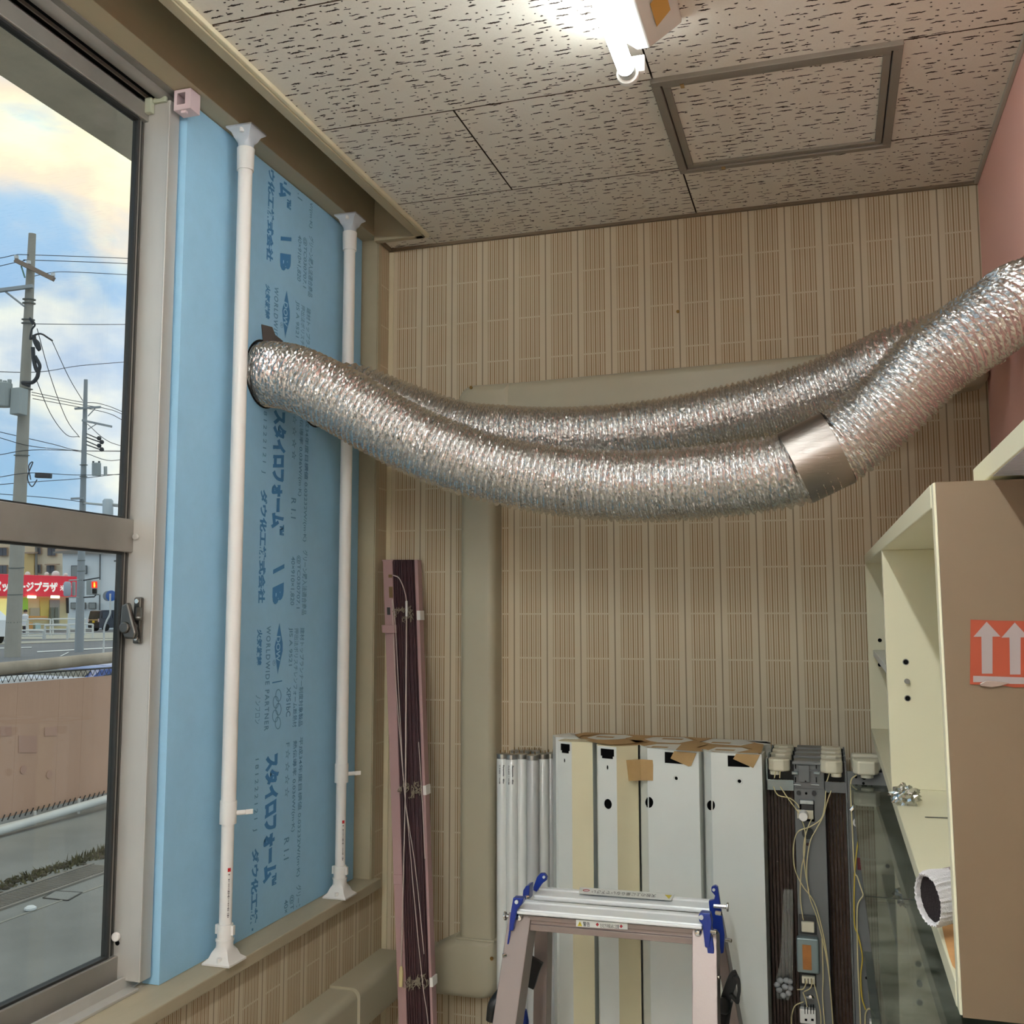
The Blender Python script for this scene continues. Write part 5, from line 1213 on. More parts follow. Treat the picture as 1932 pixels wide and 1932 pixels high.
for k in range(260):
    y = rr.uniform(4.6, 9.0); x = -4.98+rr.gauss(0, .05); s = rr.uniform(.01, .025); q.sphere((x, y, GND+.004), s, 6, (1, 1.3, .6))
o_ = q.build('soil_clods', mat('dark_soil', (70, 64, 52), .95), kind='stuff'); tag(o_, 'dark soil and moss clods under the weed strip', 'soil')
a, b = onz(0, 1741, GND), onz(215, 1664, GND)
struct('trim_10', MB().prism([a+Vector((-.008, -.4, .001)), a+Vector((.008, -.4, .001)), b+Vector((.008, .6, .001)), b+Vector((-.008, .6, .001))], (0, 0, .002)), mat('pale_joint', (150, 150, 142), .9))
mh = thing('inspection_cover', 'small square inspection cover outlined in the yard asphalt', 'cover', (-4.3, 5.6, GND))
q = MB(); cq = [onz(x, y, GND+.002) for x, y in ((82, 1694), (104, 1681), (155, 1684), (128, 1699))]
for i in range(4): q.bar(cq[i], cq[(i+1) % 4], .012, .004)
q.build('cover_rim', DARKM, mh)
MB().prism([p+Vector((0, 0, .0005)) for p in cq], (0, 0, .001)).build('cover_plate', ASPH, mh)
q = MB(); p = onz(57, 1718, GND); q.sphere((p.x, p.y, p.z+.012), .035, 8, (1, 1, .5)); tag(q.build('litter', mat('litter_white', (220, 226, 230), .6)), 'scrap of white litter on the yard asphalt', 'litter')
# fence with pinkish brown screen
fn = thing('screen_fence', 'pipe fence laced with pinkish brown sheeting at the edge of the yard', 'fence', (-6.3, 7.5, GND))
XS = -6.35
def fp(x, y): return onx(x, y, XS)
pz0, pz1 = fp(0, 1545).z, fp(0, 1291).z
ys = [2.5, 3.3, 4.2, 5.1, 6.0, 6.9]+[fp(108, 1400).y, fp(153, 1400).y, 9.2, 10.1, 11.0, 12, 13]
ys = sorted(ys)
q = MB(); SC_ = mat('pink_brown_sheeting', (196, 157, 133), .6, var=.04, vscale=2, bump=(3, .3, .02))
for i, (ya, yb) in enumerate(zip(ys, ys[1:])):
    MB().prism([(XS, ya, pz0), (XS, yb, pz0), (XS, yb, pz1), (XS, ya, pz1)], (-.012+.004*(i % 2), 0, 0)).build('sheet', SC_, fn, bevel=.003)
PATCH = mat('patched_sheeting', (188, 148, 130), .6)
for pg in ([(35, 1388), (69, 1388), (69, 1420), (35, 1420)], [(0, 1371), (22, 1370), (22, 1388), (0, 1389)], [(84, 1372), (107, 1371), (107, 1388), (84, 1389)]):
    MB().prism([onx(x, y, XS+.002) for x, y in pg], (.002, 0, 0)).build('patch', PATCH, fn)
for x, y in ((44, 1452), (93, 1461)):
    p = onx(x, y, XS+.002); MB().cyl(p, p+Vector((.003, 0, 0)), .035, 18).build('patch', PATCH, fn)
q = MB()
for k in range(150):
    y = 3.5+k*.062; q.tube([(XS+.01, y, pz1+.01), (XS+.01, y+.031, pz1+.065), (XS+.01, y+.062, pz1+.01)], .003, 4); q.tube([(XS+.01, y, pz0-.02), (XS+.02, y+.02, pz0+.03)], .005, 4)
q.build('lacing', DARKM, fn, kind='stuff')
PW = mat('white_painted_pipe', (214, 216, 214), .45, var=.1, vscale=3)
PR_ = mat('weathered_pipe', (164, 152, 136), .6, var=.2, vscale=4)
rz = onx(115, 1250, XS).z; r0, r1 = onx(0, 1262, XS), onx(215, 1240, XS)
MB().tube([r0+(r0-r1)*.8, r1+(r1-r0)*3.2], .052, 14).build('top_rail', PR_, fn, smooth=True)
MB().tube([(XS+.01, 3, pz1+.07), (XS+.01, 13, pz1+.07)], .008, 6).build('tension_wire', DARKM, fn)
p0, p1 = onx(0, 1567, XS+.25), onx(215, 1503, XS+.25)
MB().tube([p0+(p0-p1)*.8, p1+(p1-p0)*3.2], .034, 14).build('bottom_pipe', PW, fn, smooth=True)
MB().tube([(XS+.04, 3, pz0-.05), (XS+.04, 13, pz0-.05)], .014, 8).build('bottom_wire', PW, fn)
for y in (4.1, 6.2, 8.3, 10.4, 12.5): MB().cyl((XS-.03, y, GND), (XS-.03, y, rz), .03, 12).build('post', PR_, fn)
for x, y in ((66, 1535), (149, 1511)): p = onx(x, y, XS+.15); MB().cyl((p.x, p.y, GND), (p.x, p.y, p.z+.02), .012, 8).build('post', PW, fn)
# road beyond
RG = -1.0
def rd_(x, y): return onz(x, y, RG)
road = struct('road', MB().box(-330, -14, -120, 330, RG-.1, RG), ASPH2)
PAVE = mat('pale_pavement', (176, 174, 162), .85, bump=(10, .3, .02)); LINEW = mat('road_line_white', (226, 228, 226), .7)
def strip(pts, m_, name, dz=.01): q = MB(); q.prism([rd_(x, y)+Vector((0, 0, dz)) for x, y in pts], (0, 0, .01)); return q.build(name, m_, road)
strip([(-120, 1216), (260, 1204), (260, 1207), (-120, 1221)], PAVE, 'kerb')
strip([(-120, 1201.5), (260, 1192.5), (260, 1204), (-120, 1208)], PAVE, 'pavement', .005)
strip([(70, 1230), (260, 1219.5), (260, 1221), (70, 1231.6)], LINEW, 'road_line')
strip([(113, 1239), (128, 1231.5), (130.5, 1231.5), (116, 1239)], LINEW, 'road_line')
strip([(-60, 1224.5), (60, 1221.5), (60, 1222.5), (-60, 1226)], LINEW, 'road_line')
# utility poles
PCON = mat('pole_concrete', (172, 168, 158), .8, var=.08, vscale=2); PST = mat('galvanised_pole', (164, 170, 174), .5, .3)
GR1 = mat('transformer_grey', (170, 178, 178), .5); TEAL = mat('teal_fitting', (120, 160, 150), .5); WOODC = mat('weathered_arm', (150, 132, 118), .7); CBL = mat('black_cable', (60, 64, 70), .6)
D1, D2 = 27., 31.
up1 = thing('utility_pole', 'tall concrete utility pole with crossarms and cable loops, nearer one at the left', 'utility pole', at(25, 1240, D1)-Vector((0, 0, 0)))
b0, t0_ = at(22, 1262, D1), at(61, 441, D1)
t0_ = Vector((t0_.x, t0_.y, t0_.z))
MB().tube([b0, b0.lerp(t0_, .5), t0_], [.205, .155, .092], 20).build('shaft', PCON, up1, smooth=True)
def seg(par, name, a, b, D, w, m_, dz=0): return MB().tube([at(*a, D), at(*b, D+dz)], w, 8).build(name, m_, par)
MB().bar(at(29, 491, D1-.2), at(102, 527, D1-.2), .11, .11).build('crossarm', WOODC, up1)
MB().bar(at(-40, 553, D1-.2), at(62, 540, D1-.2), .09, .09).build('crossarm', PST, up1)
seg(up1, 'brace', (10, 550), (46, 578), D1-.2, .025, PST); seg(up1, 'brace', (40, 502), (47, 524), D1-.2, .02, TEAL)
for x, y in ((31, 487), (100, 520), (54, 497)): MB().cyl(at(x, y+1, D1-.2), at(x, y-5, D1-.2), .055, 10).build('insulator', mat('porcelain', (226, 230, 232), .3), up1)
for y in (566, 573, 604, 611, 735, 860, 1072, 1122, 1174, 1216):
    x = 22+(1262-y)*39/821; MB().cyl(at(x, y, D1), at(x, y-1.6, D1), .165+.03*(y > 700), 16).build('band', mat('band_steel', (120, 124, 120), .5, .4), up1)
MB().box(*sum(([v-.15, v+.15] for v in at(36, 757, D1-.4)[:2]), []), at(29, 782, D1-.5).z, at(29, 731, D1-.5).z).build('junction_box', GR1, up1, bevel=.02)
MB().cyl(at(2, 768, D1-.4), at(2, 722, D1-.4), .27, 20).build('transformer', GR1, up1, bevel=.03)
for k, (x, y) in enumerate(((0, 719), (9, 721), (18, 719))): MB().cyl(at(x, y+3, D1-.4), at(x, y-3, D1-.4), .05, 8).build('bushing', GR1, up1)
MB().tube(bez([at(x, y, D1-.3) for x, y in ((8, 742), (16, 738), (26, 740), (14, 752), (26, 762), (20, 748))], 5), .03, 6).build('jumper', TEAL, up1)
MB().tube(bez([at(x, y, D1-.3) for x, y in ((62, 612), (56, 600), (66, 612), (60, 622), (57, 640), (66, 632), (78, 630), (90, 637), (99, 643))], 5), .025, 6).build('cable_bundle', CBL, up1)
for seg_ in ([(64, 632), (66, 645), (74, 660), (72, 648), (64, 640)], [(62, 655), (64, 680), (70, 700), (75, 690), (66, 672)], [(73, 698), (70, 712), (60, 722), (42, 722), (56, 728)]):
    MB().tube(bez([at(x, y, D1-.3) for x, y in seg_], 5), .05, 6).build('cable_bundle', CBL, up1)
MB().tube(bez([at(x, y, D1-.3) for x, y in ((58, 905), (54, 880), (62, 872), (52, 900), (60, 918), (70, 905))], 5), .015, 6).build('cable_loop', CBL, up1)
up2 = thing('utility_pole', 'thinner steel utility pole with transformer, right of the concrete one and farther away', 'utility pole', at(154, 1232, D2))
b0, t0_ = at(149, 1234, D2), at(162, 716, D2)
MB().tube([b0, t0_], [.135, .055], 16).build('shaft', PST, up2, smooth=True)
for a, b in (((141, 771), (190, 768)), ((155, 793), (211, 805)), ((134, 941), (158, 940))): MB().bar(at(*a, D2-.15), at(*b, D2-.15), .06, .06).build('crossarm', PST, up2)
for a, b in (((166, 785), (180, 770)), ((166, 810), (182, 800))): seg(up2, 'brace', a, b, D2-.15, .015, PST)
for k in range(4):
    MB().tube([at(163, 818+k*7, D2-.2), at(186+(k % 2)*5, 828+k*7, D2-.2)], .018, 6).build('switch_arm', CBL, up2); MB().sphere(tuple(at(187+(k % 2)*5, 827+k*7, D2-.2)), .07, 8).build('switch', CBL, up2)
MB().cyl(at(182, 898, D2-.2), at(182, 873, D2-.2), .13, 16).build('transformer', GR1, up2, bevel=.02)
for x in (176, 187): MB().cyl(at(x, 874, D2-.2), at(x, 870, D2-.2), .03, 8).build('bushing', CBL, up2)
MB().cyl(at(199, 898, D2-.2), at(199, 880, D2-.2), .05, 10).build('arrester', GR1, up2)
for y in (878, 900, 1058, 1078, 1095, 1110, 1128, 1152, 1182, 1200): x = 149+(1234-y)*13/518; MB().cyl(at(x, y, D2), at(x, y-1.5, D2), .115, 12).build('band', MATS['band_steel'], up2)
wires = [[(-60, 495), (0, 487), (30, 481), (60, 481), (250, 488), (420, 500)], [(-60, 516), (0, 502), (45, 492), (65, 491), (252, 498), (420, 510)], [(60, 522), (92, 515), (130, 513), (252, 519), (420, 530)],
         [(66, 611), (160, 612), (248, 612), (420, 612)], [(60, 740), (150, 758), (190, 762), (246, 784), (420, 870)], [(60, 745), (150, 763), (200, 771), (246, 789), (420, 880)], [(62, 752), (150, 768), (205, 780), (245, 800), (420, 890)],
         [(0, 815), (100, 838), (150, 850), (244, 852), (420, 860)], [(0, 826), (60, 842), (150, 852), (200, 868), (243, 866), (420, 850)], [(0, 858), (60, 849), (150, 850), (243, 851)], [(0, 900), (60, 892), (140, 896), (242, 895), (420, 890)],
         [(0, 914), (80, 908), (150, 903), (242, 893), (420, 880)], [(0, 932), (100, 940), (180, 950), (242, 958), (420, 970)], [(98, 643), (130, 712), (156, 756)], [(70, 620), (95, 710), (125, 790), (150, 825)], [(68, 715), (95, 780), (125, 820), (150, 824)],
         [(165, 800), (200, 830), (244, 846), (420, 900)], [(-40, 700), (70, 702), (150, 690), (248, 682), (420, 668)]]
for i, w in enumerate(wires):
    if w[-1][0] in (243, 420): w = w+[(w[-1][0]+700, w[-1][1]+(w[-1][1]-w[-2][1])*.5)]
    o_ = MB().tube(bez([at(x, y, D1+(D2-D1)*min(1, max(0, (x-60)/92))) for x, y in w], 5), .0105, 5).build('overhead_wire', CBL)
    names = ['topmost thin wire crossing the sky from the concrete pole', 'second thin wire from the top crossing the sky', 'third wire, leaving the concrete pole below its wooden arm', 'lone level wire in mid sky between the poles', 'upper of three sagging wires past the steel pole', 'middle of three sagging wires past the steel pole',
             'lower of three sagging wires past the steel pole', 'wire meeting the steel pole from the left below its arms', 'wire dipping lowest right of the steel pole', 'wire coming from the left edge toward the steel pole switches', 'straight wire passing behind the steel pole transformer', 'slanting wire just under the transformer', 'lowest wire in the upper pane, above the window rail',
             'steep guy wire from the cable loops to the steel pole top', 'steep thin wire curving down to the steel pole', 'drooping wire from the lower cable bundle to the steel pole', 'thin wire fanning down to the right of the steel pole', 'faint wire rising to the right in mid sky']
    tag(o_, names[i], 'wire', 'overhead wires')
    o_['group'] = 'overhead wires'
bx = MB().bar(at(67, 897, D1+.9), at(97, 898, D1+.9), .13, .13); tag(bx.build('cable_closure', CBL, bevel=.02), 'black cable splice box hanging on the wires between the poles', 'splice box')
# shop with red sign
def quadp(mb, px, d0, d1, th, xs=None):       # flat panel facing the street between two picture x, given depths at both ends
    xs = xs or (px[0][0], px[1][0]); P_ = [at(x, y, d0+(d1-d0)*(x-xs[0])/(xs[1]-xs[0])) for x, y in px]; n_ = (P_[1]-P_[0]).cross(P_[2]-P_[1]).normalized(); 
    if n_.dot(P_[0]) > 0: n_ = -n_
    mb.prism(P_, -n_*th); return n_
XSH = (-130, 145)
def sd_(x): t_ = (x-XSH[0])/(XSH[1]-XSH[0]); return 1/((1-t_)/78.+t_/86.)
def sp_(name, px, m_, par, off=0, th=.3, **kw):
    q = MB(); P_ = [at(x, y, sd_(x)-off) for x, y in px]; n_ = (P_[1]-P_[0]).cross(P_[2]-P_[1]).normalized()
    if n_.dot(P_[0]) > 0: n_ = -n_
    q.prism(P_, -n_*th); return q.build(name, m_, par, **kw)
shop = thing('shop', 'small shop with a long red sign and lit yellowish front across the road', 'shop', at(60, 1200, 64))
YW = mat('pale_yellow_wall', (244, 230, 180), .7); REDS = mat('red_sign_panel', (214, 60, 76), .5, emit=((214, 40, 60), .25)); WTX = mat('sign_white', (250, 246, 240), .5, emit=((255, 250, 245), .3))
sp_('wall', [(-130, 1120), (129, 1126), (127, 1186), (-130, 1192)], YW, shop, 0, 3.)
sp_('sign_panel', [(-130, 1079), (146, 1088), (146, 1126), (-130, 1123)], REDS, shop, 1.0, .5)
def shop_text(s, x0, x1, y0, y1, bold=.03):
    d = lambda x: sd_(x)-1.25; a, b, c = at(x0, y1, d(x0)), at(x1, y1+(x1-x0)*.012, d(x1)), at(x0, y0, d(x0)); q = MB()
    put_text(q, s, a, b-a, c-a, (b-a).length, (c-a).length, bold); q.build('sign_letters', WTX, shop)
shop_text('パッケージプラザ', -14, 109, 1096, 1116, .05); shop_text('米店', 113, 135, 1104, 1115, .03)
for x in (46, 90): # strip lamps under the sign
    q = MB(); q.tube([at(x+6, 1126, 82), at(x+22, 1126.5, 82.4)], .11, 8); q.build('strip_lamp', mat('shop_lamp', (255, 250, 210), .5, emit=((255, 246, 190), 2.2)), shop)
sp_('shop_window', [(-40, 1128), (17, 1130), (17, 1176), (-40, 1178)], mat('lit_window', (236, 226, 150), .4, emit=((240, 228, 140), .45)), shop, .1, .1)
sp_('poster', [(41, 1128), (53, 1128), (53, 1150), (44, 1151), (41, 1148)], mat('lime_banner', (170, 226, 90), .5), shop, .4, .1)
sp_('notice', [(57, 1147), (75, 1147), (75, 1166), (57, 1166)], mat('notice_grey', (196, 190, 166), .6), shop, .15, .1)
sp_('window_panel', [(76, 1128), (93, 1128), (92, 1165), (76, 1165)], mat('warm_panel', (236, 216, 120), .5), shop, .15, .1)
dd = sp_('door_frame', [(94, 1132), (113, 1132), (112, 1178), (94, 1178)], mat('door_grey', (178, 178, 166), .5), shop, .2, .15)
for x0, x1 in ((96, 102), (104, 110)): sp_('door_pane', [(x0, 1146), (x1, 1146), (x1, 1176), (x0, 1176)], mat('door_glass', (128, 134, 122), .3), dd, .5, .1)
sp_('crates', [(55, 1163), (90, 1163), (90, 1170), (55, 1170)], mat('orange_boxes', (216, 158, 92), .6), shop, 1.2, .5)
sp_('crates', [(54, 1175), (62, 1175), (62, 1190), (54, 1190)], MATS['orange_boxes'], shop, 1.8, .5); sp_('crates', [(67, 1176), (77, 1176), (77, 1190), (67, 1190)], mat('pale_blue_box', (190, 216, 214), .6), shop, 1.8, .5)
sp_('downpipe', [(125, 1128), (130, 1128), (130, 1157), (126, 1157)], DARKM, shop, .3, .1)
# apartment block behind
ap = thing('apartment_block', 'cream apartment block with recessed windows behind the shop', 'building', at(60, 1085, 95))
CRW = mat('cream_render', (240, 224, 198), .8); YRW = mat('ochre_render', (232, 200, 140), .8); CRO = mat('weathered_rim', (176, 150, 130), .8); WNG = mat('window_dark_glass', (110, 112, 120), .25)
def ap_(name, px, m_, off=0, th=.5, par=None, D=118.):
    P_ = [at(x, y, D-off) for x, y in px]; n_ = (P_[1]-P_[0]).cross(P_[2]-P_[1]).normalized()
    if n_.dot(P_[0]) > 0: n_ = -n_
    q = MB(); q.prism(P_, -n_*th); return q.build(name, m_, par or ap)
ap_('wall', [(-120, 1018), (120, 1028), (150, 1032), (150, 1150), (-120, 1150)], CRW, 0, 8)
ap_('ochre_wall', [(44, 1042), (64, 1042), (64, 1090), (44, 1090)], YRW, .6)
ap_('roof_edge', [(-120, 1016), (150, 1030), (150, 1033), (-120, 1020)], CRO, 1.2)
ap_('downpipe', [(66, 1030), (69, 1030), (70, 1090), (66, 1090)], mat('grey_pipe', (140, 138, 132), .6), .8, .2)
for (x0, x1, y0, y1) in ((-2, 12, 1034, 1048), (-2, 12, 1067, 1082), (46, 50, 1049, 1059), (70, 76, 1033, 1045), (90, 104, 1034, 1048), (88, 102, 1067, 1081), (70, 76, 1066, 1080), (-60, -20, 1034, 1048), (-60, -20, 1067, 1082)):
    w_ = ap_('window', [(x0-1, y0-1.2), (x1+1, y0-1), (x1+1, y1+1.2), (x0-1, y1+1)], CRO, .4, .3); ap_('pane', [(x0, y0), ((x0+x1)/2-.4, y0), ((x0+x1)/2-.4, y1), (x0, y1)], WNG, .5, .1, w_); ap_('pane', [((x0+x1)/2+.4, y0), (x1, y0), (x1, y1), ((x0+x1)/2+.4, y1)], WNG, .5, .1, w_)
for (x0, x1, y0, y1) in ((45, 65, 1042, 1044.5), (84, 106, 1064.5, 1066.5)): ap_('canopy', [(x0, y0), (x1, y0), (x1, y1), (x0, y1)], CRO, 1.4, 1.)
for x, y, r_ in ((52, 1082, .35), (88, 1082, .3), (105, 1083, .55), (124, 1084, .3)): MB().sphere(tuple(at(x, y+1, 86)), r_*.6, 10).build('roof_vent', mat('vent_white', (226, 220, 216), .5), shop, smooth=True)
# pale blue-white building
wb = thing('white_building', 'pale blue-white clad building right of the shop, with dark framed windows', 'building', at(180, 1190, 80))
WCL = mat('pale_blue_cladding', (228, 238, 244), .6, bump=(2, .1)); GRF = mat('dark_frame', (90, 96, 100), .5)
def wb_(name, px, m_, off=0, th=.4, par=None): 
    P_ = [at(x, y, 97.-off) for x, y in px]; n_ = (P_[1]-P_[0]).cross(P_[2]-P_[1]).normalized()
    if n_.dot(P_[0]) > 0: n_ = -n_
    q = MB(); q.prism(P_, -n_*th); return q.build(name, m_, par or wb)
wb_('wall', [(118, 1044), (420, 1047), (420, 1196), (118, 1184)], WCL, 0, 9)
wb_('roof_edge', [(100, 1041), (132, 1038), (240, 1040), (420, 1042), (420, 1047), (100, 1044)], mat('roof_grey', (140, 136, 132), .6), .5, 4)
wb_('roof_slope', [(104, 1036), (150, 1033), (240, 1034), (300, 1036), (300, 1041), (104, 1041)], mat('old_tile', (182, 160, 142), .7), -1, 5)
for x in (187.5,): wb_('downpipe', [(x, 1046), (x+2, 1046), (x+1, 1170), (x-1, 1170)], GRF, .3, .1)
for (x0, x1, y0, y1) in ((135, 147, 1068, 1087), (159, 162, 1068, 1082), (134, 143, 1138, 1148), (168, 179, 1138, 1148), (222, 250, 1120, 1152), (155, 160, 1138, 1148)):
    w_ = wb_('window', [(x0-1, y0-1), (x1+1, y0-1), (x1+1, y1+1), (x0-1, y1+1)], GRF, .3, .2); wb_('pane', [(x0, y0), (x1, y0), (x1, y1), (x0, y1)], mat('pane_grey', (150, 156, 158), .25), .4, .1, w_)
wb_('wall_lamp', [(215, 1057), (219, 1057), (219, 1060), (215, 1060)], GRF, .4, .3); wb_('wall_lamp', [(220, 1065), (223, 1065), (223, 1067), (220, 1067)], GRF, .4, .3)
# traffic signals on an arm of the steel pole, seen just above the window rail
for k, (x0, x1, y0, y1, lab) in enumerate(((194, 213, 941, 975, 'pale rounded traffic signal just above the window rail, left one'), (223, 243, 942, 978, 'pale rounded traffic signal just above the window rail, half cut by the window stile'))):
    t = thing('signal_back', lab, 'traffic signal', at((x0+x1)/2, (y0+y1)/2, 24))
    c0, c1 = at((x0+x1)/2, y1+4, 24), at((x0+x1)/2, y0, 24); MB().tube([c0, c0.lerp(c1, .9), c1], [.12, .12, .08], 16).build('housing', mat('signal_housing', (176, 190, 200), .5), t, smooth=True)
    if k: 
        for yy in (958, 975): MB().cyl(at(238, yy, 23.8), at(240, yy, 23.5), .06, 14).build('visor', BLACKP, t)
    MB().tube([at(158, 949, D2), at(180, 951, 27), at((x0+x1)/2, 953, 24.1)] if not k else [at(212, 952, 24.), at(224, 953, 24.)], .03, 6).build('bracket', GR1, t)
# pedestrian signal on the steel pole
ps_ = thing('pedestrian_signal', 'pedestrian traffic light showing a red figure, on an arm of the steel pole', 'traffic light', at(180, 1110, 30))
def pn(name, x0, x1, y0, y1, d, m_, par=ps_, th=.12, **kw):
    P_ = [at(x0, y0, d), at(x1, y0, d), at(x1, y1, d), at(x0, y1, d)]; return MB().prism(P_, FW*th).build(name, m_, par, **kw)
pn('back_plate', 163, 187, 1095, 1123, 30.2, GR1); pn('housing', 171.5, 184, 1095, 1121, 30, mat('signal_grey', (188, 194, 196), .5), th=.25)
pn('red_lens', 173, 183, 1097.5, 1109, 29.97, mat('red_light', (240, 50, 30), .4, emit=((255, 36, 20), .8)), th=.02); pn('green_lens', 174, 182, 1111, 1120, 29.97, BLACKP, th=.02)
q = MB().sphere(tuple(at(178, 1100.3, 29.93)), .022, 8); q.prism([at(x, y, 29.94) for x, y in ((176.5, 1102), (179.5, 1102), (179.6, 1105), (179, 1108.3), (177, 1108.3), (176.4, 1105))], FW*.01); q.build('figure', mat('amber_glow', (255, 190, 60), .4, emit=((255, 180, 60), 1.6)), ps_)
MB().tube([at(158, 1095, 30.4), at(187, 1090, 30.2)], .02, 6).tube([at(158, 1127, 30.4), at(178, 1126, 30.2), at(181, 1122, 30.2)], .02, 6).build('bracket', CBL, ps_)
s2_ = thing('signal_back', 'grey back of a signal head left of the steel pole, over the red sign', 'traffic light', at(127, 1110, 30))
c = at(127, 1110, 30); MB().tube([at(127, 1124.5, 30), at(127, 1122, 30), at(127, 1101, 30), at(127, 1097.5, 30)], [.08, .105, .105, .07], 14).build('housing', mat('signal_pale', (182, 192, 204), .5), s2_, smooth=True)
MB().tube([at(130, 1095, 30), at(148, 1094, 30.4)], .02, 6).tube([at(130, 1127, 30), at(148, 1127, 30.4)], .02, 6).build('bracket', GR1, s2_)
MB().prism([at(x, y, 30.1) for x, y in ((136, 1098), (140, 1098), (140, 1124), (136, 1124))], FW*.1).build('side_plate', GR1, s2_)
rs = thing('road_sign', 'round blue road sign with its grey twin behind, in front of the white building', 'road sign', at(207, 1124, 26))
c = at(209.5, 1124, 26); MB().cyl(c, c+FW*.02, .135, 28).build('blue_disc', mat('road_sign_blue', (34, 98, 180), .4), rs); c = at(203.5, 1124.5, 26.1); MB().cyl(c, c+FW*.02, .13, 28).build('grey_disc', mat('sign_back_grey', (130, 140, 146), .5), rs)
wp = [at(x, y, 26) for x, y in ((194.8, 1242), (196, 1205), (196.5, 1186), (201, 1172), (207, 1160), (208, 1150), (208, 1120))]
MB().tube(bez(wp, 4), .023, 10).build('sign_post', PW, rs, smooth=True)
# guard rails
def railing(x0, x1, y0, y1, d, lab, dx=0, dy=0, bars=3):
    t = thing('guard_rail', lab, 'guard rail', at((x0+x1)/2, y1, d), 'white pipe guard rails'); r_ = .046; kk = 1931/(y1-1167.5); d = kk if d > 40 else d
    pts = [at(x0, y1, d), at(x0, y0+4, d), at(x0+3, y0, d), at(x1-3, y0+dy, d), at(x1, y0+4+dy, d), at(x1, y1+dy, d)]; MB().tube(bez(pts, 3), r_, 6).build('hoop', PW, t, smooth=True)
    for k in range(1, bars): MB().tube([at(x0, y0+(y1-y0)*k*.31, d), at(x1, y0+dy+(y1-y0)*k*.31, d)], r_*.7, 6).build('rail', PW, t)
railing(53, 95, 1168, 1200, 56, 'far white guard rail left of the steel pole, first from the concrete pole'); railing(100, 160, 1168, 1199, 56, 'far white guard rail passing behind the steel pole'); railing(-10, 50, 1171, 1200, 56, 'far white guard rail passing behind the concrete pole')
railing(85, 127, 1180, 1206, 50, 'near white guard rail between the two poles'); railing(131, 175, 1178, 1204, 50, 'near white guard rail passing behind the steel pole'); railing(15, 81.5, 1190, 1206, 50, 'near low white guard rail beside the concrete pole')
# person in a white shirt
pr_ = thing('person', 'person in white shirt and dark trousers walking along the pavement past the shop', 'person', at(47, 1196, 68))
d = 67.6; def_ = lambda x, y: at(x, y, d)
q = MB(); q.tube([def_(45.5, 1196), def_(45.8, 1186), def_(46.5, 1176)], [0.082, 0.105, 0.129], 8); q.tube([def_(49, 1196), def_(48.4, 1186), def_(47.5, 1176)], [0.082, 0.105, 0.129], 8); q.build('trousers', mat('dark_trousers', (60, 50, 62), .8), pr_, smooth=True)
q = MB(); q.tube([def_(47, 1179), def_(47.2, 1170), def_(47.5, 1161), def_(47.8, 1157.5)], [0.175, 0.187, 0.211, 0.082], 10); q.tube([def_(43.4, 1160), def_(42.6, 1168), def_(43.4, 1174)], [0.070, 0.058, 0.047], 6); q.tube([def_(51.4, 1160), def_(52, 1168), def_(51, 1174)], [0.070, 0.058, 0.047], 6); q.build('shirt', mat('white_shirt', (232, 232, 238), .8), pr_, smooth=True)
q = MB(); q.sphere(tuple(def_(48, 1154.8)), .117, 10, (1, 1, 1.2)); q.tube([def_(43.4, 1174), def_(43.6, 1176.5)], .035, 6); q.build('head', mat('skin', (206, 164, 140), .7), pr_, smooth=True)
MB().sphere(tuple(def_(48, 1154)+Vector((0, 0, .03))), .126, 10, (1, 1, .95)).build('hair', mat('dark_hair', (50, 40, 38), .8), pr_, smooth=True)
# cars
GLC = mat('car_glass', (40, 46, 54), .1, spec=.8); TYRE = mat('tyre', (26, 26, 26), .8)
def car(name, lab, o, fwd, L, Wd, Hh, body, prof, win, cat='car', plate=False, y_rear_white=False):
    """boxy car: side profile (along, up) in metres, windows as side polygons; fwd = unit vector"""
    t = thing(name, lab, cat, o); fwd = Vector(fwd).normalized(); sd = Vector((fwd.y, -fwd.x, 0)); P = lambda a, s, z: o+fwd*a+sd*s+Vector((0, 0, z))
    R = []
    for s, k in ((-Wd/2, .0), (-Wd/2+.04, .0), (Wd/2-.04, 0), (Wd/2, 0)):
        R.append([P(a, s*(1-.12*max(0, z-1.0)/max(.3, Hh-1.0)), z) for a, z in prof])
    MB().loft(R).build('body', body, t, smooth=True)
    for s in (-1, 1):
        for wn in win: MB().prism([P(a, s*(Wd/2*(1-.12*max(0, z-1.0)/max(.3, Hh-1.0))+.004), z) for a, z in wn], sd*s*.01).build('side_window', GLC, t)
        for a in (L*.18, L*.80): MB().cyl(P(a, s*(Wd/2-.16), .3), P(a, s*(Wd/2+.01), .3), .3, 18).build('wheel', TYRE, t)
    return t, P
vd = at(181, 1190, 83); vd.z = RG
r_h, f_h = Vector((RT.x, RT.y, 0)).normalized(), Vector((FW.x, FW.y, 0)).normalized()
vf = (r_h*.56+f_h*.83).normalized(); vo = at(176, 1190, 83); vo.z = RG
BK2 = mat('black_car_paint', (34, 32, 40), .25, coat=.6)
prof = [(0, .35), (0, .95), (.10, 1.62), (.3, 1.70), (2.3, 1.72), (2.75, 1.60), (3.1, 1.08), (3.55, .95), (3.65, .7), (3.65, .3), (.05, .25)]
t, P = car('minivan', 'black boxy minivan parked on the far side of the road, yellow number plate', vo, vf, 3.6, 1.5, 1.72, BK2, prof, [[(.25, 1.05), (.3, 1.55), (1.15, 1.58), (1.15, 1.05)], [(1.25, 1.05), (1.25, 1.58), (2.05, 1.58), (2.05, 1.05)], [(2.15, 1.05), (2.15, 1.57), (2.65, 1.52), (2.95, 1.06)]])
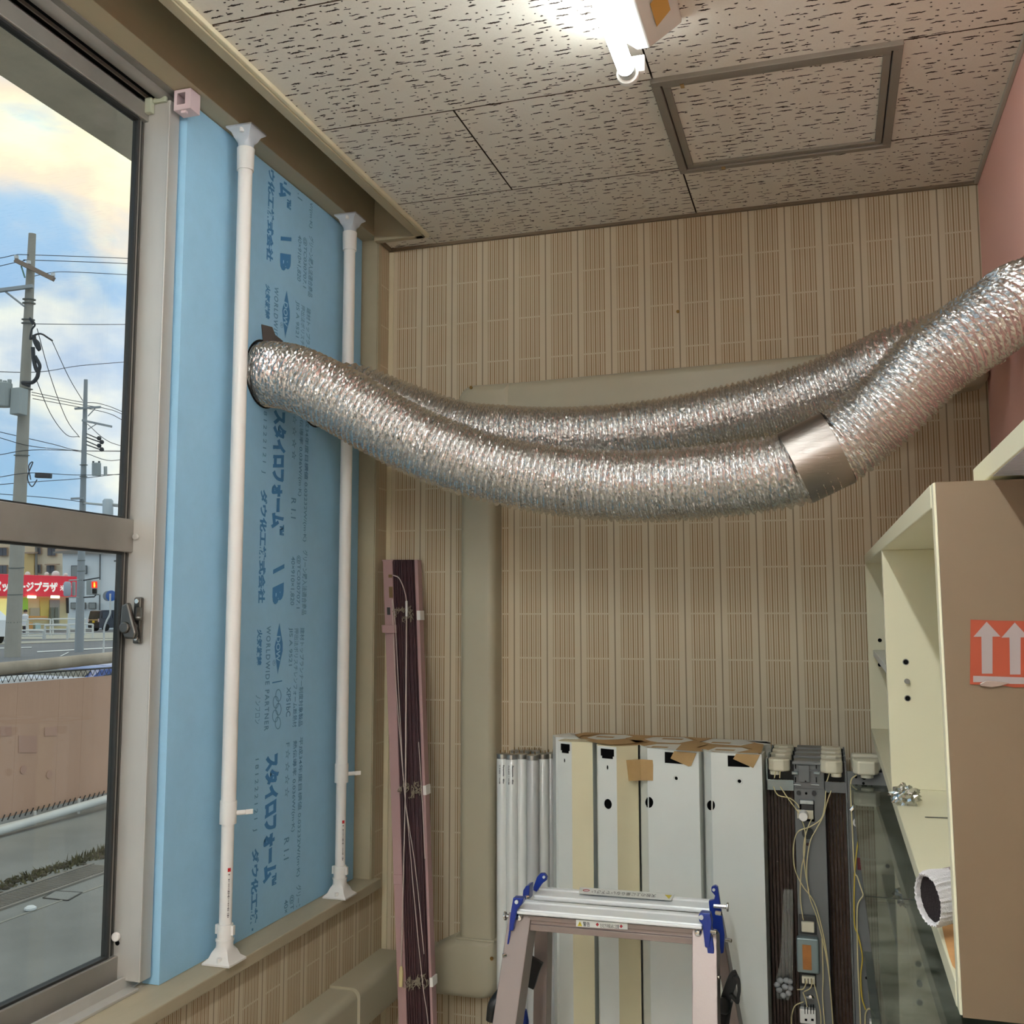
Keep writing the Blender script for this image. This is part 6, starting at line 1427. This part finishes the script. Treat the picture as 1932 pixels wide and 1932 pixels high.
MB().prism([P(-.01+.02, -.62, 1.02), P(.02, .62, 1.02), P(.10, .58, 1.55), P(.10, -.58, 1.55)], vf*-.03).build('rear_window', GLC, t)
MB().prism([P(-.01, -.16, .68), P(-.01, .16, .68), P(-.01, .16, .84), P(-.01, -.16, .84)], vf*-.02).build('number_plate', mat('plate_yellow', (226, 190, 50), .5), t)
MB().prism([P(-.005, -.7, .86), P(-.005, .7, .86), P(-.005, .7, .97), P(-.005, -.7, .97)], vf*-.015).build('chrome_strip', CHROME, t)
for s in (-.68, .68): MB().prism([P(-.005, s-.06, .75), P(-.005, s+.06, .75), P(-.005, s+.06, 1.0), P(-.005, s-.06, 1.0)], vf*-.03).build('tail_lamp', mat('tail_lamp_pink', (220, 190, 196), .3), t)
prof2 = [(0, .3), (0, .8), (.45, .92), (.9, 1.02), (1.5, 1.42), (2.2, 1.48), (3.2, 1.44), (3.9, 1.05), (4.2, .95), (4.25, .3)]
WCP = mat('white_car_paint', (226, 230, 234), .3, coat=.4); BCP = mat('blue_car_paint', (66, 100, 176), .25, coat=.5)
def parked(lab, px, py, zr, body, fw_, name='car'):       # a parked car whose roof top is seen at the picture point; stands in the yard beyond the fence
    top = GND+zr; r = ray(px, py); p = r*(top/r.z) if r.z < 0 else None
    fw_ = Vector(fw_).normalized(); o = Vector((p.x, p.y, GND))-fw_*2.2
    t, P = car(name, lab, o, fw_, 4.2, 1.66, 1.48, body, prof2, [[(1.1, 1.04), (1.55, 1.36), (2.1, 1.41), (2.1, 1.04)], [(2.2, 1.04), (2.2, 1.41), (3.1, 1.37), (3.6, 1.04)]])
    MB().prism([P(.95, -.68, 1.06), P(.95, .68, 1.06), P(1.48, .6, 1.40), P(1.48, -.6, 1.40)], Vector((0, 0, .012))-fw_*.012).build('windscreen', GLC, t)
    return t
def carpos(lab, X, Y, body, fw_, z0=GND):
    fw_ = Vector(fw_).normalized(); o = Vector((X, Y, z0))
    t, P = car('car', lab, o, fw_, 4.2, 1.66, 1.48, body, prof2, [[(1.1, 1.04), (1.55, 1.36), (2.1, 1.41), (2.1, 1.04)], [(2.2, 1.04), (2.2, 1.41), (3.1, 1.37), (3.6, 1.04)]])
    MB().prism([P(.95, -.68, 1.06), P(.95, .68, 1.06), P(1.48, .6, 1.40), P(1.48, -.6, 1.40)], Vector((0, 0, .012))-fw_*.012).build('windscreen', GLC, t)
p = at(165, 1255, 12.5); carpos('blue car parked just beyond the fence, only its roof showing', p.x-1.2, p.y-.9, BCP, (.25, .97, 0), p.z-1.50)
p = at(50, 1279, 10.5); carpos('white car just beyond the fence at the left, bonnet and roof edge showing', p.x-1.0, p.y-2.4, WCP, (.25, .97, 0), p.z-1.46)
p = at(232, 1218, 17); carpos('white car beyond the blue one, roof and windscreen beside the window stile', p.x-.2, p.y-1.0, WCP, (.6, .8, 0), p.z-1.50)
p = at(-8, 1180, 44); carpos('white car on the road at the left edge behind the concrete pole', p.x-1.5, p.y-1.5, WCP, (.9, -.3, 0), RG)
